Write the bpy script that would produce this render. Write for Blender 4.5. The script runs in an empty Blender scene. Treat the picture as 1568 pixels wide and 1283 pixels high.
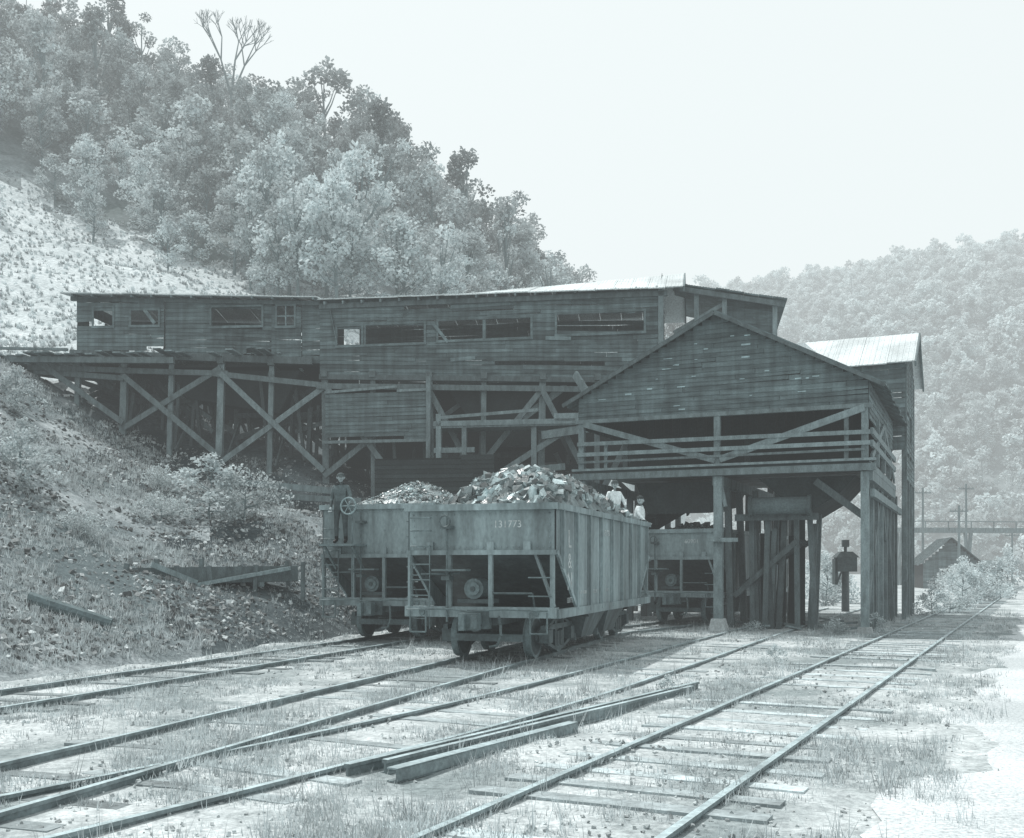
import bpy, math, random
import numpy as np
from mathutils import Vector, Matrix, noise
from mathutils.bvhtree import BVHTree
random.seed(7); rng=np.random.default_rng(7)
scene=bpy.context.scene
V=Vector
# ------------------------------------------------------------------ materials
TINT_D=(0.72,0.955,1.0)
def nodes(name):
    m=bpy.data.materials.new(name); m.use_nodes=True
    nt=m.node_tree; nt.nodes.clear()
    return m,nt,nt.nodes,nt.links
def mat(name,val,rough=0.8,scale=3.0,amp=0.35,stretch=(1,1,1),tone=True,bump=0.3,bscale=25,tint=TINT_D,metal=0.0,spec=0.3,objcoord=False,fine=18,famp=0.25,streak=0.0):
    m,nt,N,L=nodes(name)
    out=N.new('ShaderNodeOutputMaterial'); b=N.new('ShaderNodeBsdfPrincipled')
    b.inputs['Roughness'].default_value=rough; b.inputs['Metallic'].default_value=metal
    b.inputs['Specular IOR Level'].default_value=spec
    if objcoord:
        tc=N.new('ShaderNodeTexCoord'); src=tc.outputs['Object']
    else:
        g=N.new('ShaderNodeNewGeometry'); src=g.outputs['Position']
    def mapped(st):
        mp=N.new('ShaderNodeMapping'); mp.inputs['Scale'].default_value=st; L.new(src,mp.inputs['Vector']); return mp.outputs[0]
    def nz(vec,sc,det):
        n=N.new('ShaderNodeTexNoise'); n.inputs['Scale'].default_value=sc; n.inputs['Detail'].default_value=det; L.new(vec,n.inputs['Vector']); return n.outputs['Fac']
    vec=mapped(stretch)
    def math_(op,a,bv):
        x=N.new('ShaderNodeMath'); x.operation=op
        for i,s in enumerate((a,bv)):
            if isinstance(s,(int,float)): x.inputs[i].default_value=s
            else: L.new(s,x.inputs[i])
        return x.outputs[0]
    def fac(o,a): return math_('ADD',math_('MULTIPLY',math_('SUBTRACT',o,0.5),a*4),1.0)
    f=math_('MULTIPLY',fac(nz(vec,scale,3),amp),fac(nz(vec,fine,2),famp))
    if streak>0: f=math_('MULTIPLY',f,fac(nz(mapped((5,5,.5)),1.0,3),streak))
    f=math_('MAXIMUM',f,0.2)
    if tone:
        at=N.new('ShaderNodeAttribute'); at.attribute_name='tone'
        f=math_('MULTIPLY',f,at.outputs['Fac'])
    f=math_('MINIMUM',math_('MULTIPLY',f,val),0.85)
    vm=N.new('ShaderNodeVectorMath'); vm.operation='SCALE'; vm.inputs[0].default_value=tint
    L.new(f,vm.inputs['Scale']); L.new(vm.outputs[0],b.inputs['Base Color'])
    if bump>0:
        bp=N.new('ShaderNodeBump'); bp.inputs['Strength'].default_value=bump; bp.inputs['Distance'].default_value=0.03
        L.new(nz(vec,bscale,2),bp.inputs['Height']); L.new(bp.outputs[0],b.inputs['Normal'])
    L.new(b.outputs[0],out.inputs[0])
    return m
def leafmat(name,val,tint,trans=0.3,rnd=0.25):
    m,nt,N,L=nodes(name)
    out=N.new('ShaderNodeOutputMaterial'); at=N.new('ShaderNodeAttribute'); at.attribute_name='tone'
    oi=N.new('ShaderNodeObjectInfo'); a=N.new('ShaderNodeMath'); a.operation='MULTIPLY_ADD'; a.inputs[1].default_value=rnd*2*val; a.inputs[2].default_value=(1-rnd)*val
    L.new(oi.outputs['Random'],a.inputs[0]); b=N.new('ShaderNodeMath'); b.operation='MULTIPLY'; L.new(a.outputs[0],b.inputs[0]); L.new(at.outputs['Fac'],b.inputs[1])
    mn=N.new('ShaderNodeMath'); mn.operation='MINIMUM'; mn.inputs[1].default_value=.75; L.new(b.outputs[0],mn.inputs[0])
    vm=N.new('ShaderNodeVectorMath'); vm.operation='SCALE'; vm.inputs[0].default_value=tint; L.new(mn.outputs[0],vm.inputs['Scale'])
    d=N.new('ShaderNodeBsdfDiffuse'); L.new(vm.outputs[0],d.inputs['Color'])
    t=N.new('ShaderNodeBsdfTranslucent'); L.new(vm.outputs[0],t.inputs['Color'])
    mx=N.new('ShaderNodeMixShader'); mx.inputs[0].default_value=trans; L.new(d.outputs[0],mx.inputs[1]); L.new(t.outputs[0],mx.inputs[2]); L.new(mx.outputs[0],out.inputs[0])
    return m
TL=(0.90,0.985,1.0)
M_wood=mat('weathered_siding',0.135,0.85,1.2,0.4,(1,1,5),bump=0.4,bscale=12,streak=.35)
M_wood2=mat('weathered_timber',0.20,0.85,2,0.35,(3,3,1),bump=0.4,bscale=14,tint=(0.76,0.96,1))
M_dark=mat('shade_dark_wood',0.035,0.9,2,0.3)  # wood colour lowered to deepen the shade inside and beneath the structures
M_roof=mat('tin_roof',0.60,0.6,0.6,0.3,tint=TL,bump=0.2)
M_steel=mat('painted_steel',0.25,0.6,0.9,0.35,(1,1,0.5),bump=0.15,tint=(0.76,0.96,1),famp=0.18,streak=.35)
M_steeld=mat('dark_steel',0.085,0.5,3,0.3,bump=0.1)
M_rail=mat('rail_steel',0.22,0.5,2,0.4,metal=0.1,tint=(0.78,0.96,1))
M_tie=mat('railroad_tie',0.30,0.9,3,0.4,tint=(0.84,0.97,1))
M_coal=mat('coal',0.20,0.35,3,0.5,tint=(0.78,0.97,1),spec=0.8,bump=0.3)
M_stone=mat('shale',0.34,0.8,2,0.3,tint=TL)
M_conc=mat('stone_footing',0.5,0.9,3,0.2,tint=TL)
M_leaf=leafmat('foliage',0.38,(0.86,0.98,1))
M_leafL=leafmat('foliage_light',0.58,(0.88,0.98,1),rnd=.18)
M_leafF=leafmat('foliage_far_hazed',0.60,(0.87,0.98,1),rnd=.18)  # leaf colour paled to carry the aerial veil over the far hill
M_bark=mat('bark',0.20,0.9,3,0.3,objcoord=True)
M_grass=leafmat('grass_blades',0.62,(0.89,0.98,1),rnd=0.0)
M_skin=mat('skin',0.42,0.6,3,0.05,tint=(0.84,0.97,1),bump=0,tone=False)
M_cloth=mat('work_clothes',0.075,0.9,6,0.3,tone=False,bump=0.2)
M_shirt=mat('light_shirt',0.75,0.9,6,0.1,tone=False,tint=TL,bump=0.2)
M_paint=mat('white_lettering',0.55,0.8,8,0.4,tone=False,tint=TL,bump=0)
def ground_mat(name,lo,hi,dark,s1,s2,seed,dscale=0.12,dthr=(0.50,0.62),bump=0.5):
    m,nt,N,L=nodes(name)
    out=N.new('ShaderNodeOutputMaterial'); b=N.new('ShaderNodeBsdfPrincipled'); b.inputs['Roughness'].default_value=0.95
    b.inputs['Specular IOR Level'].default_value=0.1
    g=N.new('ShaderNodeNewGeometry')
    def nz(sc,det=4,rough=0.6,off=0):
        mp=N.new('ShaderNodeMapping'); mp.inputs['Location'].default_value=(off,off*2,off)
        L.new(g.outputs['Position'],mp.inputs['Vector'])
        n=N.new('ShaderNodeTexNoise'); n.inputs['Scale'].default_value=sc; n.inputs['Detail'].default_value=det; n.inputs['Roughness'].default_value=rough
        L.new(mp.outputs[0],n.inputs['Vector']); return n.outputs['Fac']
    def ramp(fac,p0,c0,p1,c1):
        r=N.new('ShaderNodeValToRGB'); r.color_ramp.elements[0].position=p0; r.color_ramp.elements[1].position=p1
        r.color_ramp.elements[0].color=(*c0,1); r.color_ramp.elements[1].color=(*c1,1); L.new(fac,r.inputs[0]); return r.outputs[0]
    c1=ramp(nz(s1,5,0.7,seed),0.38,lo,0.62,hi)
    fine=ramp(nz(s2,4,0.75,seed+3),0.33,(0.55,0.56,0.57),0.62,(1.08,1.08,1.08))
    mul=N.new('ShaderNodeMixRGB'); mul.blend_type='MULTIPLY'; mul.inputs[0].default_value=1
    L.new(c1,mul.inputs[1]); L.new(fine,mul.inputs[2])
    dm=ramp(nz(dscale,5,0.65,seed+9),dthr[0],(0,0,0),dthr[1],(1,1,1))
    mx=N.new('ShaderNodeMixRGB'); L.new(dm,mx.inputs[0]); L.new(mul.outputs[0],mx.inputs[1])
    dk=N.new('ShaderNodeMixRGB'); dk.blend_type='MULTIPLY'; dk.inputs[0].default_value=1; dk.inputs[1].default_value=(*dark,1); L.new(fine,dk.inputs[2])
    L.new(dk.outputs[0],mx.inputs[2])
    L.new(mx.outputs[0],b.inputs['Base Color'])
    bp=N.new('ShaderNodeBump'); bp.inputs['Strength'].default_value=bump; bp.inputs['Distance'].default_value=0.05
    L.new(nz(s2*0.8,3,0.7,1),bp.inputs['Height']); L.new(bp.outputs[0],b.inputs['Normal'])
    L.new(b.outputs[0],out.inputs[0]); return m
M_ground=ground_mat('weedy_ground',(0.36,0.40,0.405),(0.58,0.62,0.625),(0.24,0.28,0.285),0.9,14,0,0.35)
M_road=ground_mat('gravel_surface',(0.55,0.59,0.60),(0.64,0.68,0.69),(0.48,0.52,0.53),0.5,22,5,0.2)
M_slope=ground_mat('shale_slope',(0.17,0.20,0.21),(0.40,0.44,0.45),(0.11,0.14,0.147),0.6,9,11,0.2,(0.46,0.58),0.8)
M_slack_shade=ground_mat('coal_slack_shade',(0.045,0.062,0.068),(0.12,0.145,0.152),(0.03,0.043,0.048),0.6,9,17,0.2,(0.5,0.6),0.8)  # slack colour lowered further to carry the shade beneath the trestle
M_field=ground_mat('hill_pasture',(0.44,0.49,0.50),(0.60,0.65,0.66),(0.33,0.38,0.39),0.3,4,21,0.12,(0.55,0.7),0.8)
M_floor=ground_mat('forest_floor',(0.14,0.17,0.175),(0.24,0.28,0.29),(0.10,0.13,0.13),0.3,4,31)

# ------------------------------------------------------------------ mesh builder
def rz(a): return Matrix.Rotation(a,4,'Z')
def frame(o,ang_deg): return Matrix.Translation(V(o))@rz(-math.radians(ang_deg))
class MB:
    def __init__(s,M=None): s.v=[];s.f=[];s.t=[];s.m=[];s.M=M or Matrix.Identity(4)
    def poly(s,pts,tone=1.0,mi=0):
        i=len(s.v); s.v+= [tuple(s.M@V(p)) for p in pts]; s.f.append(tuple(range(i,i+len(pts)))); s.t.append(tone); s.m.append(mi)
    def hexa(s,p,tone=1.0,mi=0):
        i=len(s.v); s.v+=[tuple(s.M@V(q)) for q in p]
        for q in ((0,3,2,1),(4,5,6,7),(0,1,5,4),(1,2,6,5),(2,3,7,6),(3,0,4,7)):
            s.f.append(tuple(i+k for k in q)); s.t.append(tone); s.m.append(mi)
    def box(s,x0,x1,y0,y1,z0,z1,tone=1.0,mi=0):
        s.hexa([(x0,y0,z0),(x1,y0,z0),(x1,y1,z0),(x0,y1,z0),(x0,y0,z1),(x1,y0,z1),(x1,y1,z1),(x0,y1,z1)],tone,mi)
    def beam(s,a,b,w,h,tone=None,mi=0):
        if tone is None: tone=random.uniform(0.7,1.3)
        a=V(a);b=V(b);d=(b-a).normalized()
        up=V((0,0,1)) if abs(d.z)<0.9 else V((0,1,0))
        r=d.cross(up).normalized(); u=r.cross(d).normalized(); r*=w/2;u*=h/2
        s.hexa([a-r-u,a+r-u,b+r-u,b-r-u,a-r+u,a+r+u,b+r+u,b-r+u],tone,mi)
    def cyl(s,a,b,r0,r1=None,n=10,tone=1.0,mi=0,caps=True):
        if r1 is None:r1=r0
        a=V(a);b=V(b);d=(b-a).normalized(); up=V((0,0,1)) if abs(d.z)<0.9 else V((0,1,0))
        r=d.cross(up).normalized(); u=r.cross(d).normalized(); i=len(s.v)
        for c,R in ((a,r0),(b,r1)):
            for k in range(n):
                t=2*math.pi*k/n; s.v.append(tuple(s.M@(c+r*math.cos(t)*R+u*math.sin(t)*R)))
        for k in range(n):
            k2=(k+1)%n; s.f.append((i+k,i+k2,i+n+k2,i+n+k)); s.t.append(tone); s.m.append(mi)
        if caps:
            s.f.append(tuple(i+k for k in range(n))[::-1]); s.f.append(tuple(i+n+k for k in range(n))); s.t+=[tone]*2; s.m+=[mi]*2
    def ring(s,c,R,r,axis='Y',n=20,mi=0,tone=1.0):
        pts=[]
        for k in range(n):
            t=2*math.pi*k/n; o=V((math.cos(t)*R,0,math.sin(t)*R)) if axis=='Y' else V((math.cos(t)*R,math.sin(t)*R,0)); pts.append(V(c)+o)
        for k in range(n): s.cyl(pts[k],pts[(k+1)%n],r,r,5,tone,mi,False)
    def path(s,pts,r,n=6,mi=0,tone=1.0):
        for a,b in zip(pts[:-1],pts[1:]): s.cyl(a,b,r,r,n,tone,mi)
    def chunk(s,c,sz,tone=1.0,mi=0):
        R=Matrix.Rotation(random.uniform(0,6.28),3,V((random.uniform(-1,1),random.uniform(-1,1),random.uniform(-1,1))).normalized())
        sx,sy,sz2=[sz*random.uniform(0.55,1.15) for _ in range(3)]; c=V(c); P=[]
        for q in ((-1,-1,-1),(1,-1,-1),(1,1,-1),(-1,1,-1),(-1,-1,1),(1,-1,1),(1,1,1),(-1,1,1)):
            j=[random.uniform(0.45,1.1) for _ in range(3)]
            P.append(c+R@V((q[0]*sx/2*j[0],q[1]*sy/2*j[1],q[2]*sz2/2*j[2])))
        s.hexa(P,tone,mi)
    def obj(s,name,mats,parent=None,smooth=False):
        me=bpy.data.meshes.new(name); me.from_pydata(s.v,[],s.f)
        for m in (mats if isinstance(mats,(list,tuple)) else [mats]): me.materials.append(m)
        at=me.attributes.new('tone','FLOAT','FACE'); at.data.foreach_set('value',s.t)
        me.polygons.foreach_set('material_index',s.m)
        if smooth: me.polygons.foreach_set('use_smooth',[True]*len(s.f))
        me.update()
        o=bpy.data.objects.new(name,me); scene.collection.objects.link(o)
        if parent: par(o,parent)
        return o
def par(o,p):
    o.parent=p; o.matrix_parent_inverse=p.matrix_world.inverted()
def empty(name,loc=(0,0,0)):
    e=bpy.data.objects.new(name,None); e.empty_display_size=0.5; scene.collection.objects.link(e)
    e.matrix_world=Matrix.Translation(V(loc)); return e
def tn(a=0.25): return random.uniform(1-a,1+a)
def siding(mb,x0,x1,bot,top,y=0.0,openings=(),row=0.17,mi=0,miss=0.012,dirn=-1,xlim=None,ta=0.22,ragged=0.0):
    bf=bot if callable(bot) else (lambda x:bot); tf=top if callable(top) else (lambda x:top)
    hmax=max(tf(x)-bf(x) for x in (x0,(x0+x1)/2,x1)); n=max(1,int(round(hmax/row)))
    for k in range(n):
        def zz(x,kk): return bf(x)+(tf(x)-bf(x))*kk/n
        xm=(x0+x1)/2; iv=[(x0,x1)]
        zc=zz(xm,k+0.5)
        if xlim: 
            a,b=xlim(zc); iv=[(max(x0,a),min(x1,b))]
        for (oa,ob,za,zb) in openings:
            zo=zz((oa+ob)/2,k+0.5)
            if za<zo<zb:
                ni=[]
                for a,b in iv:
                    if ob<=a or oa>=b: ni.append((a,b)); continue
                    if oa>a: ni.append((a,oa))
                    if ob<b: ni.append((ob,b))
                iv=ni
        for a,b in iv:
            if b-a<0.05: continue
            x=a
            while x<b-0.02:
                e=min(b,x+random.uniform(1.6,4.6))
                if b-e<0.5:e=b
                pm=miss+(ragged if k<2 else 0)
                if random.random()>pm:
                    j=random.uniform(-0.012,0.012); e2=e-0.012; t=tn(ta)*random.choice([1,1,1,1,1,1,1.2,.75]); o=dirn*0.035; o2=dirn*0.012
                    za,zb_=zz(x,k)-0.015,zz(e2,k)-0.015; zc1,zd=zz(x,k+1),zz(e2,k+1)
                    tilt=random.choice([0,0,0,0.02,-0.02,0.035])
                    if ragged and k<2 and random.random()<.3: tilt-=random.uniform(.03,.12)
                    mb.hexa([(x,y+o,za+j),(e2,y+o,zb_+j+tilt),(e2,y+0.0,zb_+j+tilt),(x,y+0.0,za+j),(x,y+o2,zc1),(e2,y+o2,zd+min(0,tilt)),(e2,y+0.001,zd+min(0,tilt)),(x,y+0.001,zc1)],t,mi)
                x=e
def roof(mb,a,b,c,d,n,mi=0,th=0.04,ta=0.10):
    a,b,c,d=map(V,(a,b,c,d)); nrm=(b-a).cross(d-a).normalized()
    for i in range(n):
        s0,s1=i/n,(i+1)/n-0.0012
        q=[a.lerp(b,s0),a.lerp(b,s1),d.lerp(c,s1),d.lerp(c,s0)]
        sl=(q[3]-q[0]).normalized(); ex=random.uniform(-0.08,0.08)
        q[0]=q[0]+sl*ex;q[1]=q[1]+sl*ex
        lift=nrm*random.uniform(0,0.02)
        mb.hexa([p+lift for p in q]+[p+lift+nrm*th for p in q],tn(ta),mi)
        # corrugations
        k=5
        for c_ in range(k):
            u=(c_+.5)/k; p0=q[0].lerp(q[1],u)+lift+nrm*(th+.004); p1=q[3].lerp(q[2],u)+lift+nrm*(th+.004); mb.beam(p0,p1,0.035,0.014,tn(ta),mi)

# ------------------------------------------------------------------ tracks
def catmull(pts,step=0.4):
    P=[V((p[0],p[1],0)) for p in pts]; P=[P[0]*2-P[1]]+P+[P[-1]*2-P[-2]]; out=[]
    for i in range(1,len(P)-2):
        n=max(1,int((P[i+1]-P[i]).length/step))
        for k in range(n):
            t=k/n; a,b,c,d=P[i-1],P[i],P[i+1],P[i+2]
            out.append(0.5*((2*b)+(c-a)*t+(2*a-5*b+4*c-d)*t*t+(3*b-a-3*c+d)*t**3))
    out.append(P[-2]); return out
def sweep(mb,pts,prof,off,z=0,tone=1.0):
    n=len(prof); i0=len(mb.v)
    for i,p in enumerate(pts):
        d=(pts[min(i+1,len(pts)-1)]-pts[max(i-1,0)]).normalized(); r=V((d.y,-d.x,0))
        w=.008*noise.noise(V((p.x*.6,p.y*.6,off)))
        for o,h in prof: mb.v.append(tuple(mb.M@(p+r*(o+off+w)+V((0,0,h+z+w)))))
    for i in range(len(pts)-1):
        tt=tone*random.uniform(.9,1.1)
        for k in range(n):
            k2=(k+1)%n; a=i0+i*n
            mb.f.append((a+k,a+k2,a+n+k2,a+n+k)); mb.t.append(tt*(2.0 if k==6 else 1)); mb.m.append(0)
    mb.f.append(tuple(i0+k for k in range(n))); mb.f.append(tuple(i0+(len(pts)-1)*n+k for k in range(n))); mb.t+=[tone]*2; mb.m+=[0,0]
RP=[(-.065,-.14),(.065,-.14),(.065,-.125),(.012,-.115),(.012,-.04),(.034,-.032),(.034,0),(-.034,0),(-.034,-.032),(-.012,-.04),(-.012,-.115),(-.065,-.125)]
TRK=[]
def track(name,pts,zt=0.0,tie_tone=1.0,skip=0.05,tz=0.0):
    P=catmull(pts); e=empty(name,(P[0].x,P[0].y,0)); TRK.append(P)
    m=MB(); sweep(m,P,RP,-0.75,zt); sweep(m,P,RP,0.75,zt); m.obj('rails',M_rail,e)
    m=MB(); acc=0
    for a,b in zip(P[:-1],P[1:]):
        acc+=(b-a).length
        if acc>0.58:
            acc=0
            if random.random()<skip: continue
            d=(b-a).normalized(); ang=math.atan2(d.x,d.y)+random.uniform(-.03,.03)
            m.M=Matrix.Translation(a+V((0,0,tz)))@rz(-ang)
            L=random.uniform(1.2,1.32); w=random.uniform(.095,.12)
            m.box(-L,random.uniform(1.2,1.32),-w,w,-0.3,-0.082+random.uniform(-0.018,0.004),tie_tone*tn(0.3))
    m.obj('ties',M_tie,e)
    return e
S18,C18=math.sin(math.radians(18)),math.cos(math.radians(18))
def t1(t): return (-.6+S18*t,20+C18*t)
def t2(t): return (-3.35+S18*t,25.9+C18*t)
track('railroad_track',[t2(-28),t2(-10),t2(0),t2(10),t2(20)],zt=-.008,tie_tone=0.8,tz=.012)
track('railroad_track',[t1(-22),t1(-10),t1(0),t1(9),(3.2,30.5),(4.35,32.2),(5.3,33.9),(8.5,40.1),(12,47)],zt=-.012,tie_tone=.9,skip=.2,tz=.0)
track('railroad_track',[(-6.0,4.0),(-3.45,8.08),(-.5,13.2),(2.6,19.8),(5.3,26),(7.75,31.5),(11,38.5),(15,47)],zt=-0.04,tie_tone=1.1,skip=0.5,tz=-.005)
track('railroad_track',[(-1.8,3.2),(.55,7.85),(7.9,22.3),(16.9,40),(36.3,78),(50,104)],zt=-0.035,tie_tone=1.35,skip=0.1,tz=.004)

# ------------------------------------------------------------------ ground
def seg_dist(x,y):
    best=9
    for P in TRK:
        for p in P[::4]:
            d=(p.x-x)**2+(p.y-y)**2
            if d<best: best=d
    return math.sqrt(best)
RDIR=V((.454,.891)); RN=V((.891,-.454))
def road_u(x,y): return (V((x,y))-V((.55,7.85))).dot(RN)
def gz(x,y,d=None):
    z=-0.10
    if y<70 and abs(x)<60:
        if d is None: d=seg_dist(x,y)
        k=min(1,max(0.0,(d-0.9)/1.2)); u=road_u(x,y)
        kr=1-min(1,max(0,(u-1.8)/0.8))
        z+=noise.noise(V((x*.5,y*.5,0)))*0.09*k*kr+noise.noise(V((x*2.1,y*2.1,3)))*0.035*(0.5+0.5*k)*max(kr,.15)
    return z
xs=np.concatenate([[-900,-500,-250,-120,-60,-35],np.arange(-22,34,0.36),[40,50,70,110,200,400,900]])
ys=np.concatenate([[-300,-80,-20,0],np.arange(3,50,0.36),[52,56,62,70,90,130,200,350,700,1600]])
vv=[];ff=[]
for y in ys:
    for x in xs: vv.append((x,y,gz(x,y)))
nx=len(xs)
for j in range(len(ys)-1):
    for i in range(nx-1): ff.append((j*nx+i,j*nx+i+1,(j+1)*nx+i+1,(j+1)*nx+i))
me=bpy.data.meshes.new('ground'); me.from_pydata(vv,[],ff); me.materials.append(M_ground)
me.polygons.foreach_set('use_smooth',[True]*len(ff))
o=bpy.data.objects.new('ground',me); scene.collection.objects.link(o)
vv=[];ff=[]
ss=np.arange(-12,130,0.5); us=[0,0.5,2,5,9,14,20]
for s in ss:
    edge=2.1+noise.noise(V((s*.35,0,9)))*0.45+noise.noise(V((s*1.3,0,4)))*0.25+max(0,(s-60))*0.02
    for u in us:
        p=V((.55,7.85))+RDIR*s+RN*(edge+u*(1 if s<60 else max(.3,1-(s-60)/90)))
        vv.append((p.x,p.y,-0.088+ (0 if u>0 else -0.02)+noise.noise(V((p.x*.8,p.y*.8,0)))*.008))
k=len(us)
for j in range(len(ss)-1):
    for i in range(k-1): ff.append((j*k+i,j*k+i+1,(j+1)*k+i+1,(j+1)*k+i))
me=bpy.data.meshes.new('gravel_road'); me.from_pydata(vv,[],ff); me.materials.append(M_road)
o=bpy.data.objects.new('gravel_road',me); scene.collection.objects.link(o)

# ------------------------------------------------------------------ hills (lofted)
def loft(P,sub,amp,fr,seed):
    P=np.array(P,float)
    def up(A,n):
        A0=np.concatenate([2*A[:1]-A[1:2],A,2*A[-1:]-A[-2:-1]]); out=[]
        for i in range(1,len(A0)-2):
            for k in range(n):
                t=k/n;a,b,c,d=A0[i-1],A0[i],A0[i+1],A0[i+2]
                cr=0.5*((2*b)+(c-a)*t+(2*a-5*b+4*c-d)*t*t+(3*b-a-3*c+d)*t**3)
                out.append(.6*cr+.4*(b+(c-b)*t))
        out.append(A0[-2]); return np.array(out)
    G=up(P,sub); G=up(G.transpose(1,0,2),sub).transpose(1,0,2)
    for j in range(G.shape[0]):
        for i in range(G.shape[1]):
            p=G[j,i]; r=j/sub; a=amp*min(1,r)*(1+ r*0.4)
            G[j,i,2]+=a*noise.noise(V((p[0]*fr,p[1]*fr,seed)))+a*.4*noise.noise(V((p[0]*fr*4,p[1]*fr*4,seed)))
    return G
def grid_obj(name,G,mats,matfn):
    R,C,_=G.shape; v=[tuple(p) for row in G for p in row]; f=[];mi=[]
    for j in range(R-1):
        for i in range(C-1): f.append((j*C+i,j*C+i+1,(j+1)*C+i+1,(j+1)*C+i)); mi.append(matfn(j,i))
    me=bpy.data.meshes.new(name); me.from_pydata(v,[],f)
    for q in mats: me.materials.append(q)
    me.polygons.foreach_set('material_index',mi); me.polygons.foreach_set('use_smooth',[True]*len(f))
    o=bpy.data.objects.new(name,me); scene.collection.objects.link(o)
    return o,BVHTree.FromPolygons(v,f)
A=[-1.0,-.646,-.48,-.334,-.1775,-.0525,.041,.104,.166]
rowsYZ=[
 [(10.5,-.25),(14.1,-.25),(17.0,-.25),(20.8,-.25),(27.3,-.25),(36.3,-.25),(48,-.25),(62,-.25),(86,-.25)],
 [(18,4),(23,3.6),(27,3.1),(31,3.0),(33.5,2.3),(41,2.0),(53,2),(67,2),(92,1.5)],
 [(30,12),(36,11),(41.5,9.3),(41,5.7),(41,4.6),(46,4),(58,4),(72,4),(98,3)],
 [(42,17),(50,16),(54,13.8),(55,13.5),(56,10.5),(60,9),(70,8),(85,7),(110,6)],
 [(75,40),(85,38),(93,35),(90,29),(80,22.5),(85,21),(95,19),(110,17),(135,13)],
 [(95,58),(105,56),(114,52),(115,45),(110,39),(115,34),(125,30),(135,27),(160,24)],
 [(115,73),(125,71),(134,67),(139,62),(140,54.5),(145,45.5),(155,37),(165,34),(185,30)],
 [(150,82),(160,80),(170,76),(175,66),(180,55),(185,45),(195,36),(205,32),(225,26)],
 [(260,60),(270,60),(280,60),(285,50),(290,40),(295,30),(300,20),(300,15),(310,5)],
]
P=[[(A[i]*y,y,z) for i,(y,z) in enumerate(r)] for r in rowsYZ]
SUB=14
G=loft(P,SUB,0.35,0.18,2.0)
def hm(j,i):
    p=G[j,i]; n_=noise.noise(V((p[0]*.22,p[1]*.22,1))); n2=noise.noise(V((p[0]*.8,p[1]*.8,6))); r=j/SUB+0.3*n_+.15*n2; c=i/SUB+.3*n2
    if r<1.2 and 3.2+.5*n_<c<5.4: return 3
    if 1.45<r<2.9 and 2.55<c<6.5: return 3  # ground under the house painted darker: coal dirt plus shade
    return 0 if r<2.2 else (1 if r<4.0 else 2)
hill,HB=grid_obj('hillside',G,[M_slope,M_field,M_floor,M_slack_shade],hm)
def hz(x,y):
    h=HB.ray_cast(V((x,y,300)),V((0,0,-1)))
    z=h[0].z if h[0] else -9
    return max(z,gz(x,y,5))
A2=[.02,.1,.166,.25,.34,.43,.52,.62,.78,1.0]
rows2=[
 [(330,-1),(320,-1),(300,-1),(285,-1),(270,-1),(255,-1),(245,-1),(235,-1),(225,-1),(220,-1)],
 [(380,45),(370,45),(350,42),(335,42),(320,42),(305,42),(295,44),(285,46),(280,48),(275,50)],
 [(430,85),(420,85),(410,84),(395,84),(385,86),(375,90),(365,94),(360,98),(350,100),(345,100)],
 [(480,117),(478,117),(475,118),(470,121),(465,124),(460,130),(455,139),(450,146),(445,150),(440,150)],
 [(560,120),(560,120),(560,122),(560,125),(555,128),(550,134),(545,142),(540,150),(535,155),(530,155)],
 [(700,40)]*10]
P=[[(A2[i]*y,y,z) for i,(y,z) in enumerate(r)] for r in rows2]
G2=loft(P,8,3.0,0.015,5.0)
fh,FB=grid_obj('distant_hill',G2,[M_floor],lambda j,i:0)

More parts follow.
